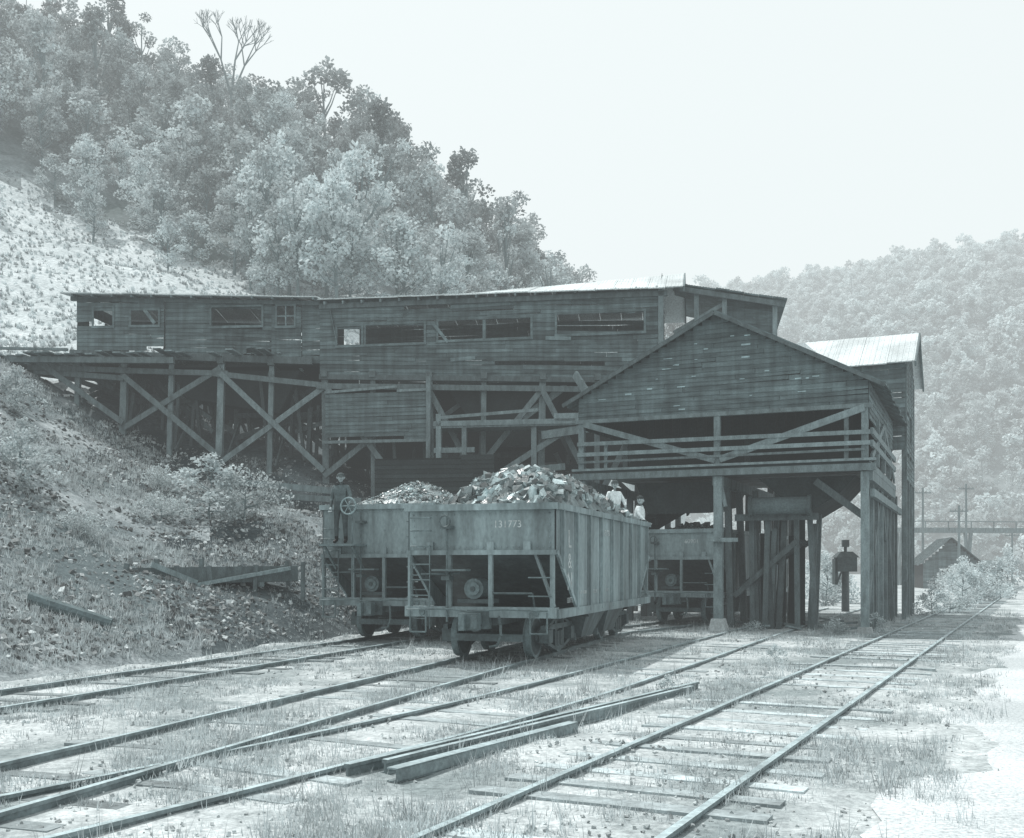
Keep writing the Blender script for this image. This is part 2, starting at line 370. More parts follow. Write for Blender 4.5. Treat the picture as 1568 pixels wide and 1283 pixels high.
# ------------------------------------------------------------------ trees
def leaves(centers,size,rg,flat=0.5):
    n=len(centers)
    nrm=rg.normal(size=(n,3)); nrm[:,2]=np.abs(nrm[:,2])+flat; nrm/=np.linalg.norm(nrm,axis=1)[:,None]
    t=rg.normal(size=(n,3)); a=np.cross(nrm,t); a/=np.linalg.norm(a,axis=1)[:,None]; b=np.cross(nrm,a)
    s=(size*rg.uniform(.6,1.3,n))[:,None]
    v=np.stack([centers-a*s*.5,centers-b*s*.36,centers+a*s*.5,centers+b*s*.36],1).reshape(-1,3)
    f=np.arange(n*4).reshape(-1,4); return v,f
def tree_mesh(name,seed,H,R,nclump,nl,leaf,kind='round',low=0.22,lm=None):
    rg=np.random.default_rng(seed); random.seed(seed)
    cs=[];rs=[]
    for i in range(nclump):
        h=rg.uniform(low,0.97); 
        if kind=='round': prof=math.sin(math.pi*min(1,max(0,(h-low+0.08)/(1.08-low)))**0.8)
        elif kind=='cone': prof=(1-h)**0.7*1.15+0.1
        else: prof=0.75
        th=rg.uniform(0,6.283); rr=R*prof*math.sqrt(rg.uniform(0.1,1))
        cs.append((rr*math.cos(th),rr*math.sin(th),h*H)); rs.append(R*rg.uniform(.18,.38))
    C=[];T=[]
    for c,r in zip(cs,rs):
        k=int(nl*(r/(R*.3))**2); d=rg.normal(size=(k,3)); d/=np.linalg.norm(d,axis=1)[:,None]
        d*= (r*rg.uniform(.35,1.12,k)**0.6)[:,None]; d[:,2]*=0.72
        C.append(np.array(c)+d); T.append(rg.uniform(.65,1.25)*rg.uniform(.8,1.2,k))
    C=np.concatenate(C);T=np.concatenate(T)
    lv,lf=leaves(C,leaf,rg)
    mb=MB(); tr=H*0.02
    lean=rg.normal(0,.03,2); pts=[V((lean[0]*H*t+rg.normal(0,.01)*H*t,lean[1]*H*t,H*t*0.9)) for t in (0,.15,.3,.5,.7,.95)]; pts[0].z=-1.0
    for i in range(5): mb.cyl(pts[i],pts[i+1],tr*(1-i*.17),tr*(1-(i+1)*.17),6,1.0,0)
    for c,r in list(zip(cs,rs))[:max(8,nclump//2)]:
        hz_=max(0.12*H,c[2]*0.65); q=hz_/(0.9*H); base=V((lean[0]*H*q,lean[1]*H*q,hz_))
        midp=(base+V(c))/2+V((0,0,-0.03*H)); mb.cyl(base,midp,tr*.42,tr*.25,5); mb.cyl(midp,c,tr*.25,tr*.08,5)
    nv=len(mb.v); v=mb.v+[tuple(p) for p in lv]; f=mb.f+[tuple(int(q)+nv for q in r) for r in lf]
    me=bpy.data.meshes.new(name); me.from_pydata(v,[],f); me.materials.append(M_bark); me.materials.append(lm or M_leaf)
    at=me.attributes.new('tone','FLOAT','FACE'); at.data.foreach_set('value',mb.t+list(T))
    me.polygons.foreach_set('material_index',[0]*len(mb.f)+[1]*len(lf)); me.update()
    return me
TM=[tree_mesh('tree_a',1,10,3.0,32,66,.36),tree_mesh('tree_b',2,11,2.7,30,66,.36,'col'),tree_mesh('tree_c',3,9,3.2,34,64,.34),
    tree_mesh('tree_d',4,11,2.8,34,66,.36,'cone',.15),tree_mesh('tree_e',5,8,3.1,28,66,.34)]
TML=[]
for q in TM:
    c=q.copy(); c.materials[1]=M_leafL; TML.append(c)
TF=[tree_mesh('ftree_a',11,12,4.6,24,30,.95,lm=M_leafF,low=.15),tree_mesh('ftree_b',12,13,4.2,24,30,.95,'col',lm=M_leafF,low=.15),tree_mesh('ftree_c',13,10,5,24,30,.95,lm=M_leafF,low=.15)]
random.seed(99)
def put(name,me,x,y,z,s,parent=None,sz=None):
    o=bpy.data.objects.new(name,me); scene.collection.objects.link(o)
    o.location=(x,y,z); o.rotation_euler=(0,0,random.uniform(0,6.28)); o.scale=(s,s,sz or s*random.uniform(.85,1.2))
    if parent: o.parent=parent
    return o
forest=empty('hillside_forest')
n=0
placed=[]
for tries in range(9000):
    j=random.uniform(3.75*SUB,6.8*SUB); i=random.uniform(SUB*0.5,8*SUB)
    p=G[int(j),int(i)]
    if p[1]>195: continue
    r=j/SUB; a=p[0]/p[1]
    lim=4.35 if a<-.36 else (4.1 if a<-.25 else 3.8)
    if r<lim: continue
    md=(3.3 if r<5 else 4.0)**2
    if any((q[0]-p[0])**2+(q[1]-p[1])**2<md for q in placed): continue
    placed.append((p[0],p[1])); n+=1
    s=random.uniform(.5,1.05) if r<4.6 else random.uniform(.75,1.2)
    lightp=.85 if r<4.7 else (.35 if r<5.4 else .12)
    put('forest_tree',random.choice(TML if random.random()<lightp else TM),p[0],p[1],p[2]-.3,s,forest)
    if n>=660: break
print('near trees',n)
ff_=empty('distant_forest'); n=0
placed={}
for tries in range(16000):
    j=random.uniform(0,3.4*8); i=random.uniform(0,9*8)
    j0,i0=int(j),int(i); fj,fi=j-j0,i-i0
    if i0+1>=G2.shape[1] or j0+1>=G2.shape[0]: continue
    p=(G2[j0,i0]*(1-fj)+G2[j0+1,i0]*fj)*(1-fi)+(G2[j0,i0+1]*(1-fj)+G2[j0+1,i0+1]*fj)*fi
    if p[0]/p[1]>.70: continue
    key=(int(p[0]/6.2),int(p[1]/6.2))
    if key in placed: continue
    placed[key]=1; n+=1
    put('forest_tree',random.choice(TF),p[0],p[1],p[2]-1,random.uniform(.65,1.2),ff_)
print('far trees',n)
for (x,y,k,s) in [(-37.5,92,0,.72),(-29.5,88,2,.85),(-26.3,86,4,.62),(-22.3,84,0,.8),(-26,79,2,.45),(-15.5,76,1,.75),(-12,77,0,.85),(-8,78,2,.8),(-18.5,78,4,.45),(-40,80,4,.45),(-5,76,1,.8),
                  (-33,97,0,.6),(-42,96,2,.55),(-20,80,1,.6),(-34.5,86,1,.5),(-31,93,2,.7)]:
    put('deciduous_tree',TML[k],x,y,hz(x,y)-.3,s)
for (x,y,k,s) in [(-24.5,138,0,1.75),(-20,141,2,1.5),(1.2,158,1,1.35),(7.5,160,2,1.1),(17,175,4,1.0),(-16.5,141,0,1.3),(-8,147,2,1.2)]:
    put('deciduous_tree',TM[k],x,y,hz(x,y)-.3,s)
m=MB(Matrix.Translation(V((-36.0,134,hz(-36.0,134)-1))))
def branch(p,d,L,r,dep):
    q=p+d*L; m.cyl(p,q,r,r*.68,5,1,0)
    if dep==0: return
    for k in range(3):
        nd=(d+V((random.uniform(-.7,.7),random.uniform(-.7,.7),random.uniform(-.1,.5)))).normalized(); branch(q,nd,L*.62,r*.62,dep-1)
branch(V((0,0,0)),V((0,0,1)),7,.26,5)
m.obj('bare_tree',M_bark)
BM=[tree_mesh('shrub_a',21,2.0,1.2,26,60,.13,'round',.05,lm=M_leafL),tree_mesh('shrub_b',22,1.6,1.4,26,60,.12,'round',.05,lm=M_leafL)]
for (x,y,k,s) in [(-9.6,33,0,1.1),(-8.6,33.5,1,.9),(-11.3,27.5,1,.5),(-13.6,29,0,.8),(-14.6,31,0,.8),(-10.6,31.5,1,.6),(-17.5,37,0,.7),(-12.3,36.5,1,.5),
                  (11.5,33.5,1,.35),(10.6,30.5,0,.3),(16.5,41,0,.6),(18,43,1,.7),(21.5,50,0,.9),(24,54,1,1.0),(26,58,0,1.0),(29,62,0,1.0),(31,72,1,1.2),(15,50,0,1.0),(17,55,1,1.2),(34,80,1,1.4),(38,88,0,1.3),(45,95,0,1.5),(50,95,1,1.5),(56,98,0,1.6),(19,64,0,1.4),
                  (7.2,31.1,1,.25),(5.2,20.6,0,.22),(2.3,15.4,0,.18),(9.0,29.2,1,.3)]:
    put('shrub',BM[k],x,y,hz(x,y)-.1,s)

# ------------------------------------------------------------------ grass / stones
def grass(name,pts,hr,wd,seed):
    rg=np.random.default_rng(seed); B=7
    P=np.repeat(np.array(pts),B,0); n=len(P); 
    P[:,:2]+=rg.normal(0,.05,(n,2)); ang=rg.uniform(0,6.28,n); h=rg.uniform(hr[0],hr[1],n)*np.repeat(rg.uniform(.5,1.3,len(pts)),B)
    til=rg.uniform(.1,.8,n); w=wd*(0.6+P[:,1]/25)
    dx,dy=np.cos(ang),np.sin(ang); b0=P+np.stack([-dy*w,dx*w,0*w],1); b1=P+np.stack([dy*w,-dx*w,0*w],1)
    tip=P+np.stack([dx*h*til,dy*h*til,h],1)
    v=np.stack([b0,b1,tip],1).reshape(-1,3); f=np.arange(n*3).reshape(-1,3)
    me=bpy.data.meshes.new(name); me.from_pydata([tuple(q) for q in v],[],[tuple(int(z) for z in q) for q in f])
    at=me.attributes.new('tone','FLOAT','FACE'); at.data.foreach_set('value',np.repeat(rg.uniform(.5,1.15,len(pts)),B))
    me.materials.append(M_grass); o=bpy.data.objects.new(name,me); scene.collection.objects.link(o)
gp=[];gp2=[]
for _ in range(64000):
    y=6.5+36*random.random()**1.5; x=random.uniform(-.55*y-1,.56*y+1)
    u=road_u(x,y)
    if u>2.3+noise.noise(V((x*.5,y*.5,1)))*.8: continue
    nz=noise.noise(V((x*.45,y*.45,7)))+.6*noise.noise(V((x*1.6,y*1.6,2)))
    if nz<-0.05+random.uniform(-.2,.2): continue
    if -.7<u<.7 and random.random()<.75: continue
    z=hz(x,y) if x<-4 and y>14 else gz(x,y,5)
    (gp if random.random()<.92 else gp2).append((x,y,z-.01))
grass('grass',gp,(.03,.10),.005,1)
grass('tall_weeds',gp2[::2],(.12,.34),.005,2)
m=MB()
for _ in range(6500):
    y=6.5+30*random.random()**1.3; x=random.uniform(-.55*y,.58*y)
    s=random.uniform(.012,.035)*(1+y/30)
    if road_u(x,y)>2.2: s*=.4
    m.chunk((x,y,gz(x,y,5)+.003 if not(x<-4 and y>14) else hz(x,y)),s,random.uniform(.8,1.7))
m.obj('scattered_gravel',M_stone)
m=MB()
for _ in range(18000):
    y=random.uniform(17,44); x=random.uniform(-.56*y,-.13*y); z=hz(x,y)
    if z<.05: continue
    if noise.noise(V((x*.3,y*.3,4)))<-.1 and random.random()<.7: continue
    m.chunk((x,y,z),random.uniform(.04,.14)*(1.8 if random.random()<.05 else 1),random.choice([.2,.3,.4,.6,.8,1.1,1.5]))
m.obj('shale_debris',M_stone)
gp=[]
for _ in range(13000):
    y=random.uniform(15,44); x=random.uniform(-.58*y,-.16*y); 
    if noise.noise(V((x*.25,y*.25,14)))<(0.02 if y>24 else -.25): continue
    z=hz(x,y)
    if z>0: gp.append((x,y,z))
grass('hillside_grass',gp,(.06,.2),.008,4)
gp=[]
for _ in range(9000):
    j=random.uniform(2.6*SUB,4.2*SUB); i=random.uniform(0,4.6*SUB); p=G[int(j),int(i)]
    x=p[0]+random.uniform(-1.5,1.5);y=p[1]+random.uniform(-1.5,1.5)
    gp.append((x,y,hz(x,y)))
grass('pasture_grass',gp,(.08,.28),.02,5)

# ------------------------------------------------------------------ hopper cars
def text(s,M,size,parent,name='lettering'):
    c=bpy.data.curves.new(name,'FONT'); c.body=s; c.size=size; c.extrude=.001; c.align_x='CENTER'; c.materials.append(M_paint)
    o=bpy.data.objects.new(name,c); scene.collection.objects.link(o); o.matrix_world=M; par(o,parent)
    return o
def hopper(org,ang,H=2.95,L=9.3,W=3.0,heap=None,lump=(.1,.34),nl=1400,num='131773',side=True,bwx=-.62,wheelring=True,coalm=None):
    M=frame(org,ang); e=empty('coal_hopper_car',org); hw=W/2
    b=MB(M)
    zp=2.08
    for sx in (-1,1):
        x=sx*hw
        pr=[(0,zp),(0,H),(L,H),(L,zp),(L-1.5,.95),(1.5,.95)]
        b.poly([(x,y,z) for y,z in pr],1); b.poly([(x-sx*.02,y,z) for y,z in pr[::-1]],1)
        n=9
        for i in range(n):
            y=.35+i*(L-.7)/(n-1); zb=.95 if 1.5<y<L-1.5 else zp-(zp-.95)*(min(y,L-y)/1.5)
            b.box(min(x,x+sx*.07),max(x,x+sx*.07),y-.03,y+.03,zb-.05,H-.06,tn(.12)*1.15)
            b.box(min(x,x+sx*.02),max(x,x+sx*.02),y-.08,y+.08,zb,H-.06,tn(.1)*.95)
            if i<n-1:
                y2=.35+(i+1)*(L-.7)/(n-1); zb2=max(zb,.95 if y2<L-1.5 else 1.9)
                b.box(min(x+sx*.001,x+sx*.006),max(x+sx*.001,x+sx*.006),y+.1,y2-.1,zb2 if i else 1.7,H-.08,random.uniform(.8,1.15))
        b.box(x-.07,x+.07,-.04,L+.04,H-.07,H+.05,1.1)
        b.box(x-.05,x+.06,0,L,.83,1.0,1.0)
        b.beam((x+sx*.01,.02,zp),(x+sx*.01,1.5,.98),.05,.09,1.2)
        b.beam((x+sx*.01,L-.02,zp),(x+sx*.01,L-1.5,.98),.05,.09,1.2)
    for ye,s in ((0,-1),(L,1)):
        ys_=sorted((ye,ye+s*.02)); b.box(-hw+.03,hw-.03,ys_[0],ys_[1],zp,H-.06,1.1)
        a,c=sorted((ye-.02,ye+s*.1)); b.box(-hw-.05,hw+.05,a,c,H-.07,H+.055,1.25)
        b.box(-hw,hw,a,c,zp-.05,zp+.04,1.05)
        a,c=sorted((ye-s*.12,ye+s*.14)); b.box(-hw-.02,hw+.02,a,c,.84,1.04,1.1)
        for px in (-hw+.06,-.62,.22,hw-.06): b.beam((px,ye+s*.04,1.04),(px,ye+s*.04,zp),.08,.08,1.1)
        for px in (-1.02,0.22,.95): b.beam((px,ye+s*.06,zp+.04),(px,ye+s*.06,zp+.2),.14,.05,1.2)
        b.beam((hw-.42,ye-s*.02,zp),(hw-.04,ye-s*.02,1.05),.05,.09,1.05)
        b.poly([(-hw+.03,ye,zp),(hw-.03,ye,zp),(hw-.03,ye-s*2.7,.75),(-hw+.03,ye-s*2.7,.75)],.3)
        for k in range(24):
            px=-hw+.12+k*(W-.24)/23
            for z_ in (zp+.1,H-.14): b.box(px-.012,px+.012,min(ye,ye+s*.035),max(ye,ye+s*.035),z_-.012,z_+.012,1.2)
        for k in range(6):
            z_=zp+.18+k*.11
            for px in (-hw+.12,hw-.12,.22): b.box(px-.012,px+.012,min(ye,ye+s*.035),max(ye,ye+s*.035),z_-.012,z_+.012,1.2)
    b.box(-.3,.3,.1,L-.1,.68,.9,.6)
    for y0 in (2.7,4.75):
        b.hexa([(-1.2,y0+.35,.28),(1.2,y0+.35,.28),(1.2,y0+1.35,.28),(-1.2,y0+1.35,.28),(-hw+.03,y0-.1,.94),(hw-.03,y0-.1,.94),(hw-.03,y0+1.8,.94),(-hw+.03,y0+1.8,.94)],.55)
        b.box(-1.1,1.1,y0+.28,y0+.36,.22,.55,.9)
    b.obj('body',[M_steel],e)
    g=MB(M)
    for z in (1.25,1.55,1.85,2.2,2.5,2.75): g.path([(-hw+.1,-.05,z),(-hw+.1,-.13,z),(-hw+.5,-.13,z),(-hw+.5,-.05,z)],.014,5,tone=2.2)
    for z in (1.25,1.6): g.path([(hw-.5,-.05,z),(hw-.5,-.14,z),(hw-.08,-.14,z),(hw-.08,-.05,z)],.014,5,tone=2.2)
    for z in (1.2,1.5,1.8,2.1,2.4,2.7): g.path([(-hw-.03,.15,z),(-hw-.1,.15,z),(-hw-.1,.55,z),(-hw-.03,.55,z)],.013,5,tone=1.8)
    for px in (-hw+.1,-hw+.5): g.cyl((px,-.13,.6),(px,-.13,2.2),.013,.013,5,2.0)
    g.path([(-hw+.12,-.2,.95),(-hw+.12,-.2,.55),(-hw+.45,-.2,.55),(-hw+.45,-.2,.95)],.018,5,tone=2)
    g.path([(hw-.45,-.2,.95),(hw-.45,-.2,.55),(hw-.12,-.2,.55),(hw-.12,-.2,.95)],.018,5,tone=2)
    g.path([(-hw+.05,-.22,.98),(-.5,-.26,1.0),(-.15,-.3,.95)],.018,5,tone=2)
    g.path([(-.15,-.3,.95),(.5,-.26,1.0),(hw-.1,-.22,.98)],.018,5,tone=2)
    g.cyl((bwx,-.18,.75),(bwx,-.18,H-.15),.024,.024,6,1.8); g.box(bwx-.1,bwx+.1,-.3,-.04,H-.42,H-.36,1.5); g.box(bwx-.08,bwx+.08,-.28,-.03,1.55,1.62,1.5)
    g.box(bwx-.25,bwx+.45,-.36,-.1,1.72,1.76,1.8)
    g.path([(-hw+.3,-.08,1.66),(-.4,-.08,1.68)],.02,5,tone=1.8)
    if wheelring:
        g.ring((bwx,-.3,H-.28),.11,.018,'Y',12,tone=1.5)
    g.cyl((-.15,.02,1.38),(-.15,.5,1.38),.20,.20,14,1.8); g.cyl((-.15,-.02,1.38),(-.15,.02,1.38),.13,.13,12,2.2); g.cyl((-.15,-.06,1.38),(-.15,-.02,1.38),.05,.05,8,1)
    g.box(-.5,.2,.05,.5,1.1,1.18,1.1)
    g.path([(.42,-.15,.85),(.5,-.3,.72),(.52,-.34,.5),(.45,-.34,.33),(.3,-.36,.3)],.028,6,tone=1.6)
    g.path([(.2,-.05,1.3),(1.05,-.05,1.3),(1.05,.1,1.02)],.02,5,tone=1.5)
    for ye,s in ((0,-1),(L,1)):
        def yb(a): return ye+s*a
        a,c=sorted((yb(-.3),yb(.45))); g.box(-.09,.09,a,c,.70,.88,1.5)
        a,c=sorted((yb(.0),yb(.16))); g.box(-.22,.22,a,c,.62,.98,1.4)
        a,c=sorted((yb(.42),yb(.62))); g.box(-.16,.15,a,c,.62,.94,1.9)
        a,c=sorted((yb(.6),yb(.76))); g.box(-.17,-.06,a,c,.62,.93,2.1); 
        a,c=sorted((yb(.58),yb(.7))); g.box(.05,.17,a,c,.66,.9,1.8)
        for px in (-hw+.35,hw-.35): g.cyl((px,yb(.14),.93),(px,yb(.18),.93),.06,.06,10,2.2)
    g.obj('end_fittings',M_steeld,e)
    w=MB(M)
    for tc in (1.8,L-1.8):
        for ax in (tc-.84,tc+.84):
            w.cyl((-1.02,ax,.42),(1.02,ax,.42),.07,.07,10,1)
            for sx in (-1,1):
                x=sx*.77
                w.cyl((x-.055,ax,.42),(x+.055,ax,.42),.42,.42,28,2.2)
                w.cyl((x-sx*.09,ax,.42),(x-sx*.055,ax,.42),.45,.45,28,1.8)
                for side_ in (-1,1):
                    xf=x+side_*(.056 if side_==sx else .092)
                    w.cyl((xf,ax,.42),(xf+side_*.012,ax,.42),.36,.30,24,.9); w.cyl((xf,ax,.42),(xf+side_*.06,ax,.42),.13,.12,14,1.6)
                w.box(sx*1.02-.11,sx*1.02+.11,ax-.13,ax+.13,.30,.56,1.4)
        for sx in (-1,1):
            x=sx*1.02
            w.beam((x,tc-1.05,.60),(x,tc+1.05,.60),.1,.1,1.4); w.beam((x,tc-.84,.3),(x,tc-.3,.16),.1,.07,1.3); w.beam((x,tc+.84,.3),(x,tc+.3,.16),.1,.07,1.3)
            w.beam((x,tc-.32,.17),(x,tc+.32,.17),.1,.08,1.3)
            w.beam((x,tc-.84,.6),(x,tc-.25,.78),.1,.06,1.3);w.beam((x,tc+.84,.6),(x,tc+.25,.78),.1,.06,1.3)
            for dx in (-.28,.28): w.beam((x,tc+dx,.16),(x,tc+dx,.78),.1,.08,1.3)
            for dx in (-.12,.12): w.cyl((x,tc+dx,.2),(x,tc+dx,.5),.08,.08,8,1)
        w.box(-1.0,1.0,tc-.17,tc+.17,.48,.72,.9)
        w.beam((-.7,tc-1.33,.42),(.7,tc-1.33,.42),.1,.14,1.8)
    w.obj('trucks',M_steeld,e)
    cm=MB(M); nxg,nyg=20,52
    def hh(x,y): return heap(x,y)
    idx={}
    for j in range(nyg+1):
        for i in range(nxg+1):
            x=-hw+.03+(W-.06)*i/nxg; y=.03+(L-.06)*j/nyg; z=hh(x,y)+noise.noise(V((x*3,y*3,org[0])))*.08
            idx[i,j]=len(cm.v); cm.v.append(tuple(M@V((x,y,z))))
    for j in range(nyg):
        for i in range(nxg):
            cm.f.append((idx[i,j],idx[i+1,j],idx[i+1,j+1],idx[i,j+1])); cm.t.append(tn(.4)); cm.m.append(0)
    for _ in range(nl):
        x=random.uniform(-hw+.12,hw-.12);y=random.uniform(.12,L-.15)
        z=hh(x,y); s=lump[0]+(lump[1]-lump[0])*random.random()**1.6
        cm.chunk((x,y,z+s*.12),s,random.choice([.4,.7,1,1.5,2.3]))
    cm.obj('coal_load',coalm or M_coal,e)
    if num:
        text(num,M@Matrix.Translation((.55,-.024,H-.40))@Matrix.Rotation(math.pi/2,4,'X'),.19,e)
    if side:
        R=Matrix.Rotation(math.pi/2,4,'Z')@Matrix.Rotation(math.pi/2,4,'X')
        for k,(s_,z_,sz) in enumerate((('L',2.18,.5),('&',1.78,.42),('N',1.35,.5),('131773',1.1,.15))):
            text(s_,M@Matrix.Translation((hw+.012,.95,z_))@R,sz,e)
        for yy,s_ in ((2.0,'CAPY 100000'),(3.1,'LD LMT'),(4.2,'LT WT')):
            text(s_,M@Matrix.Translation((hw+.012,yy,1.25))@R,.10,e)
        text('131773',M@Matrix.Translation((hw+.012,4.2,2.5))@R,.18,e)
    return M,e
def sm(a,b,x): t=min(1,max(0,(x-a)/(b-a))); return t*t*(3-2*t)
def heap1(x,y):
    e=1-(abs(x)/1.5)**2
    k=sm(.0,2.2,y+.5*x)*(1-sm(3.6,8.8,y)*.55)
    return 2.82+.95*k*max(0,e)**.5-.25*sm(7.8,9.1,y) + .14*noise.noise(V((x*1.5,y*1.5,0)))*max(0,e)
def heap2(x,y):
    e=1-(abs(x)/1.5)**1.7
    k=max(0,1-abs(y-2.6)/2.7)**.8+.7*max(0,1-abs(y-6.8)/2.2)
    return 3.15+.95*k*max(0,e)**.8
def heap3(x,y):
    return 2.75+.5*max(0,1-abs(y-2.2)/2)*max(0,1-(abs(x)/1.5)**2)
random.seed(5)
MH1,EH1=hopper((-.6,20.0,0),18,heap=heap1,side=True,nl=3400,lump=(.06,.28))
MH2,EH2=hopper((-3.35,25.9,0),18,H=3.30,heap=heap2,lump=(.04,.10),nl=4500,num='',side=False,bwx=-.35,wheelring=False)
MH3,EH3=hopper((5.2,33.3,0),27,H=2.95,heap=heap3,lump=(.06,.2),nl=700,num='60901',side=False)

# ------------------------------------------------------------------ long upper coal house on trestle
e=empty('coal_conveyor_house',(-7.8,42.4,9))
MM=frame((5.65,40.0,0),10.2)
LM=13.66
bot=lambda x: 8.98+(-x/LM)*.6; top=lambda x:12.45+(-x/LM)*.2+.06*math.sin(x*.9)
b=MB(MM)
op=[(-12.9,-11.9,10.75,11.5),(-11.7,-9.3,10.75,11.5),(-8.7,-5.0,10.8,11.55),(-3.95,-.6,10.85,11.6)]
siding(b,-LM,0,bot,top,0,op,miss=.02)
for (xa,xb,za,zb) in op:
    b.box(xa-.1,xb+.1,-.07,-.036,zb-.0,zb+.10,1.0); b.box(xa-.1,xb+.1,-.08,-.036,za-.10,za,1.25)
    b.box(xa-.09,xa,-.068,-.036,za,zb,1.1); b.box(xb,xb+.09,-.068,-.036,za,zb,1.1)
    n=max(1,int((xb-xa)/1.7))
    for k in range(1,n): 
        xx=xa+(xb-xa)*k/n; b.box(xx-.06,xx+.06,-.05,.05,za,zb,1.4)
siding(b,-LM,0,bot,top,5.0,[(-9,-8,10.8,11.4),(-3,-2,10.8,11.4)],dirn=1)
b.beam((-8.9,-.09,11.45),(-8.3,-.09,10.7),.03,.12,1.3)
b.beam((-13.2,-.07,12.2),(-12.9,-.07,10.8),.03,.1,1.2); b.beam((-4.4,-.08,10.72),(-3.4,-.08,10.66),.03,.14,1.6); b.beam((-8.2,-.08,10.0),(-7.2,-.08,10.05),.03,.15,1.4)
b.obj('walls',M_wood,e)
b=MB(MM@rz(math.pi/2)); siding(b,0,5,9.2,12.4,0,[(0.15,1.6,9.2,12.35),(2.2,3.6,10.9,12.3)],dirn=-1)
siding(b,0,5,12.4,13.7,0,xlim=lambda z:((z-12.4)/1.3*2.5,5-(z-12.4)/1.3*2.5),dirn=-1)
b.obj('end_wall',M_wood,e)
r=MB(MM)
roof(r,(-LM,-.35,12.55),(.9,-.45,12.33),(.9,2.5,13.62),(-LM,2.5,13.0),22)
roof(r,(.9,5.4,12.35),(-LM,5.4,12.5),(-LM,2.5,13.0),(.9,2.5,13.62),16)
r.obj('roof',M_roof,e)
f=MB(MM)
f.box(-LM,0,.05,4.95,8.9,9.05,.5,1)
for i in range(18):
    x=-LM+.3+i*.78; f.beam((x,-.34,12.42),(x,2.4,13.0),.07,.12)
f.beam((-LM,-.05,12.35),(.3,-.05,12.25),.12,.2,.7)
f.beam((-LM,-.04,9.5),(0,-.04,8.92),.16,.2,.6)
f.beam((0.05,-.02,9.0),(0.05,-.02,12.4),.2,.18,1.1)
f.beam((.92,-.45,12.3),(.92,2.5,13.6),.05,.2,1.0); f.beam((.92,5.4,12.3),(.92,2.5,13.6),.05,.2,.8)
f.obj('frame',[M_wood2,M_dark],e)
ML=frame((-7.8,42.42,0),5.0); LL=10.24
b=MB(ML)
botL=lambda x:9.6+(-x/LL)*1.15; topL=lambda x:12.55+(-x/LL)*.4+.05*math.sin(x*1.3)
OL=[(-9.5,-8.7,11.75,12.5),(-7.9,-6.75,11.75,12.35),(-4.5,-2.4,11.65,12.4),(-1.75,-1.05,11.6,12.4)]
siding(b,-LL,-6.5,lambda x:10.72+(-x-6.5)*.02,topL,-.05,OL[:2],ragged=.3)
siding(b,-6.5,-2.0,lambda x:10.35+(-x-2)*.04,topL,0.05,OL[2:3],ragged=.3,miss=.02)
siding(b,-2.0,-.75,lambda x:10.2,topL,-.02,OL[3:],ragged=.2)
siding(b,-.75,0.02,lambda x:10.1,topL,.03,[],ragged=.2)
for (xa,xb,za,zb) in OL:
    b.box(xa-.08,xb+.08,-.12,-.09,zb,zb+.08,1.1); b.box(xa-.1,xb+.08,-.13,-.09,za-.1,za,1.4)
    b.box(xa-.08,xa,-.115,-.09,za,zb,1.2); b.box(xb,xb+.08,-.115,-.09,za,zb,1.2)
b.beam((-1.4,-.05,11.6),(-1.4,-.05,12.4),.05,.05,1.6); b.beam((-1.75,-.05,12.0),(-1.05,-.05,12.0),.05,.05,1.6)
b.beam((-7.35,-.1,12.4),(-6.9,-.1,11.8),.03,.14,1.5)
siding(b,-LL,0,botL,topL,4.0,[(-9.9,-8.3,11.4,12.6),(-7.9,-6.3,11.6,12.55),(-1.9,-.9,11.4,12.5),(-4.2,-3.4,11.6,12.2)],dirn=1)
b.obj('left_walls',M_wood,e)
b=MB(ML@Matrix.Translation((-LL,0,0))@rz(math.pi/2)); siding(b,0,4,10.8,12.95,0,[(1,2.4,11.7,12.5)],dirn=1); b.obj('left_end_wall',M_wood,e)
r=MB(ML); roof(r,(-LL-.5,-.5,13.02),(0,-.45,12.62),(0,2.0,12.95),(-LL-.5,2.0,13.3),16); roof(r,(0,4.4,12.6),(-LL-.5,4.4,12.9),(-LL-.5,2.0,13.3),(0,2.0,12.95),14); r.obj('left_roof',M_roof,e)
f=MB(ML)
f.box(-LL,0,.1,3.95,10.0,10.12,.5,1)
for i in range(13): f.beam((-LL+i*.84,-.5,12.95-i*.03),(-LL+i*.84,1.9,13.2-i*.03),.06,.1)
f.beam((-LL-.3,-.02,10.65),(-.3,-.02,10.15),.2,.28,.6)
f.beam((-LL-.3,.02,12.93),(0,.02,12.5),.12,.16,.7)
for i in range(34):
    x=random.uniform(-LL,-.2); f.beam((x,-.1+random.uniform(-.1,.4),10.5),(x+random.uniform(-.8,.8),random.uniform(0,3),random.uniform(9.8,10.5)),.15,.04)
f.obj('left_frame',[M_wood2,M_dark],e)
d=MB(ML)
for i in range(30):
    x=-LL-3.6+i*.42
    if random.random()<.15: continue
    d.beam((x,-1.1+random.uniform(-.3,.1),10.45+random.uniform(-.07,.07)),(x+random.uniform(-.1,.1),1.8,10.45),.3,.06,tn(.4))
d.beam((-LL-4,-.9,10.3),(-LL+4.5,-.9,10.1),.2,.24,.8); d.beam((-LL-4,1.5,10.3),(-LL,1.5,10.2),.2,.24,.8)
d.beam((-LL-4,-1.0,10.75),(-LL+.1,-1.0,10.6),.12,.1,1.0)
d.obj('walkway_deck',M_wood2,e)

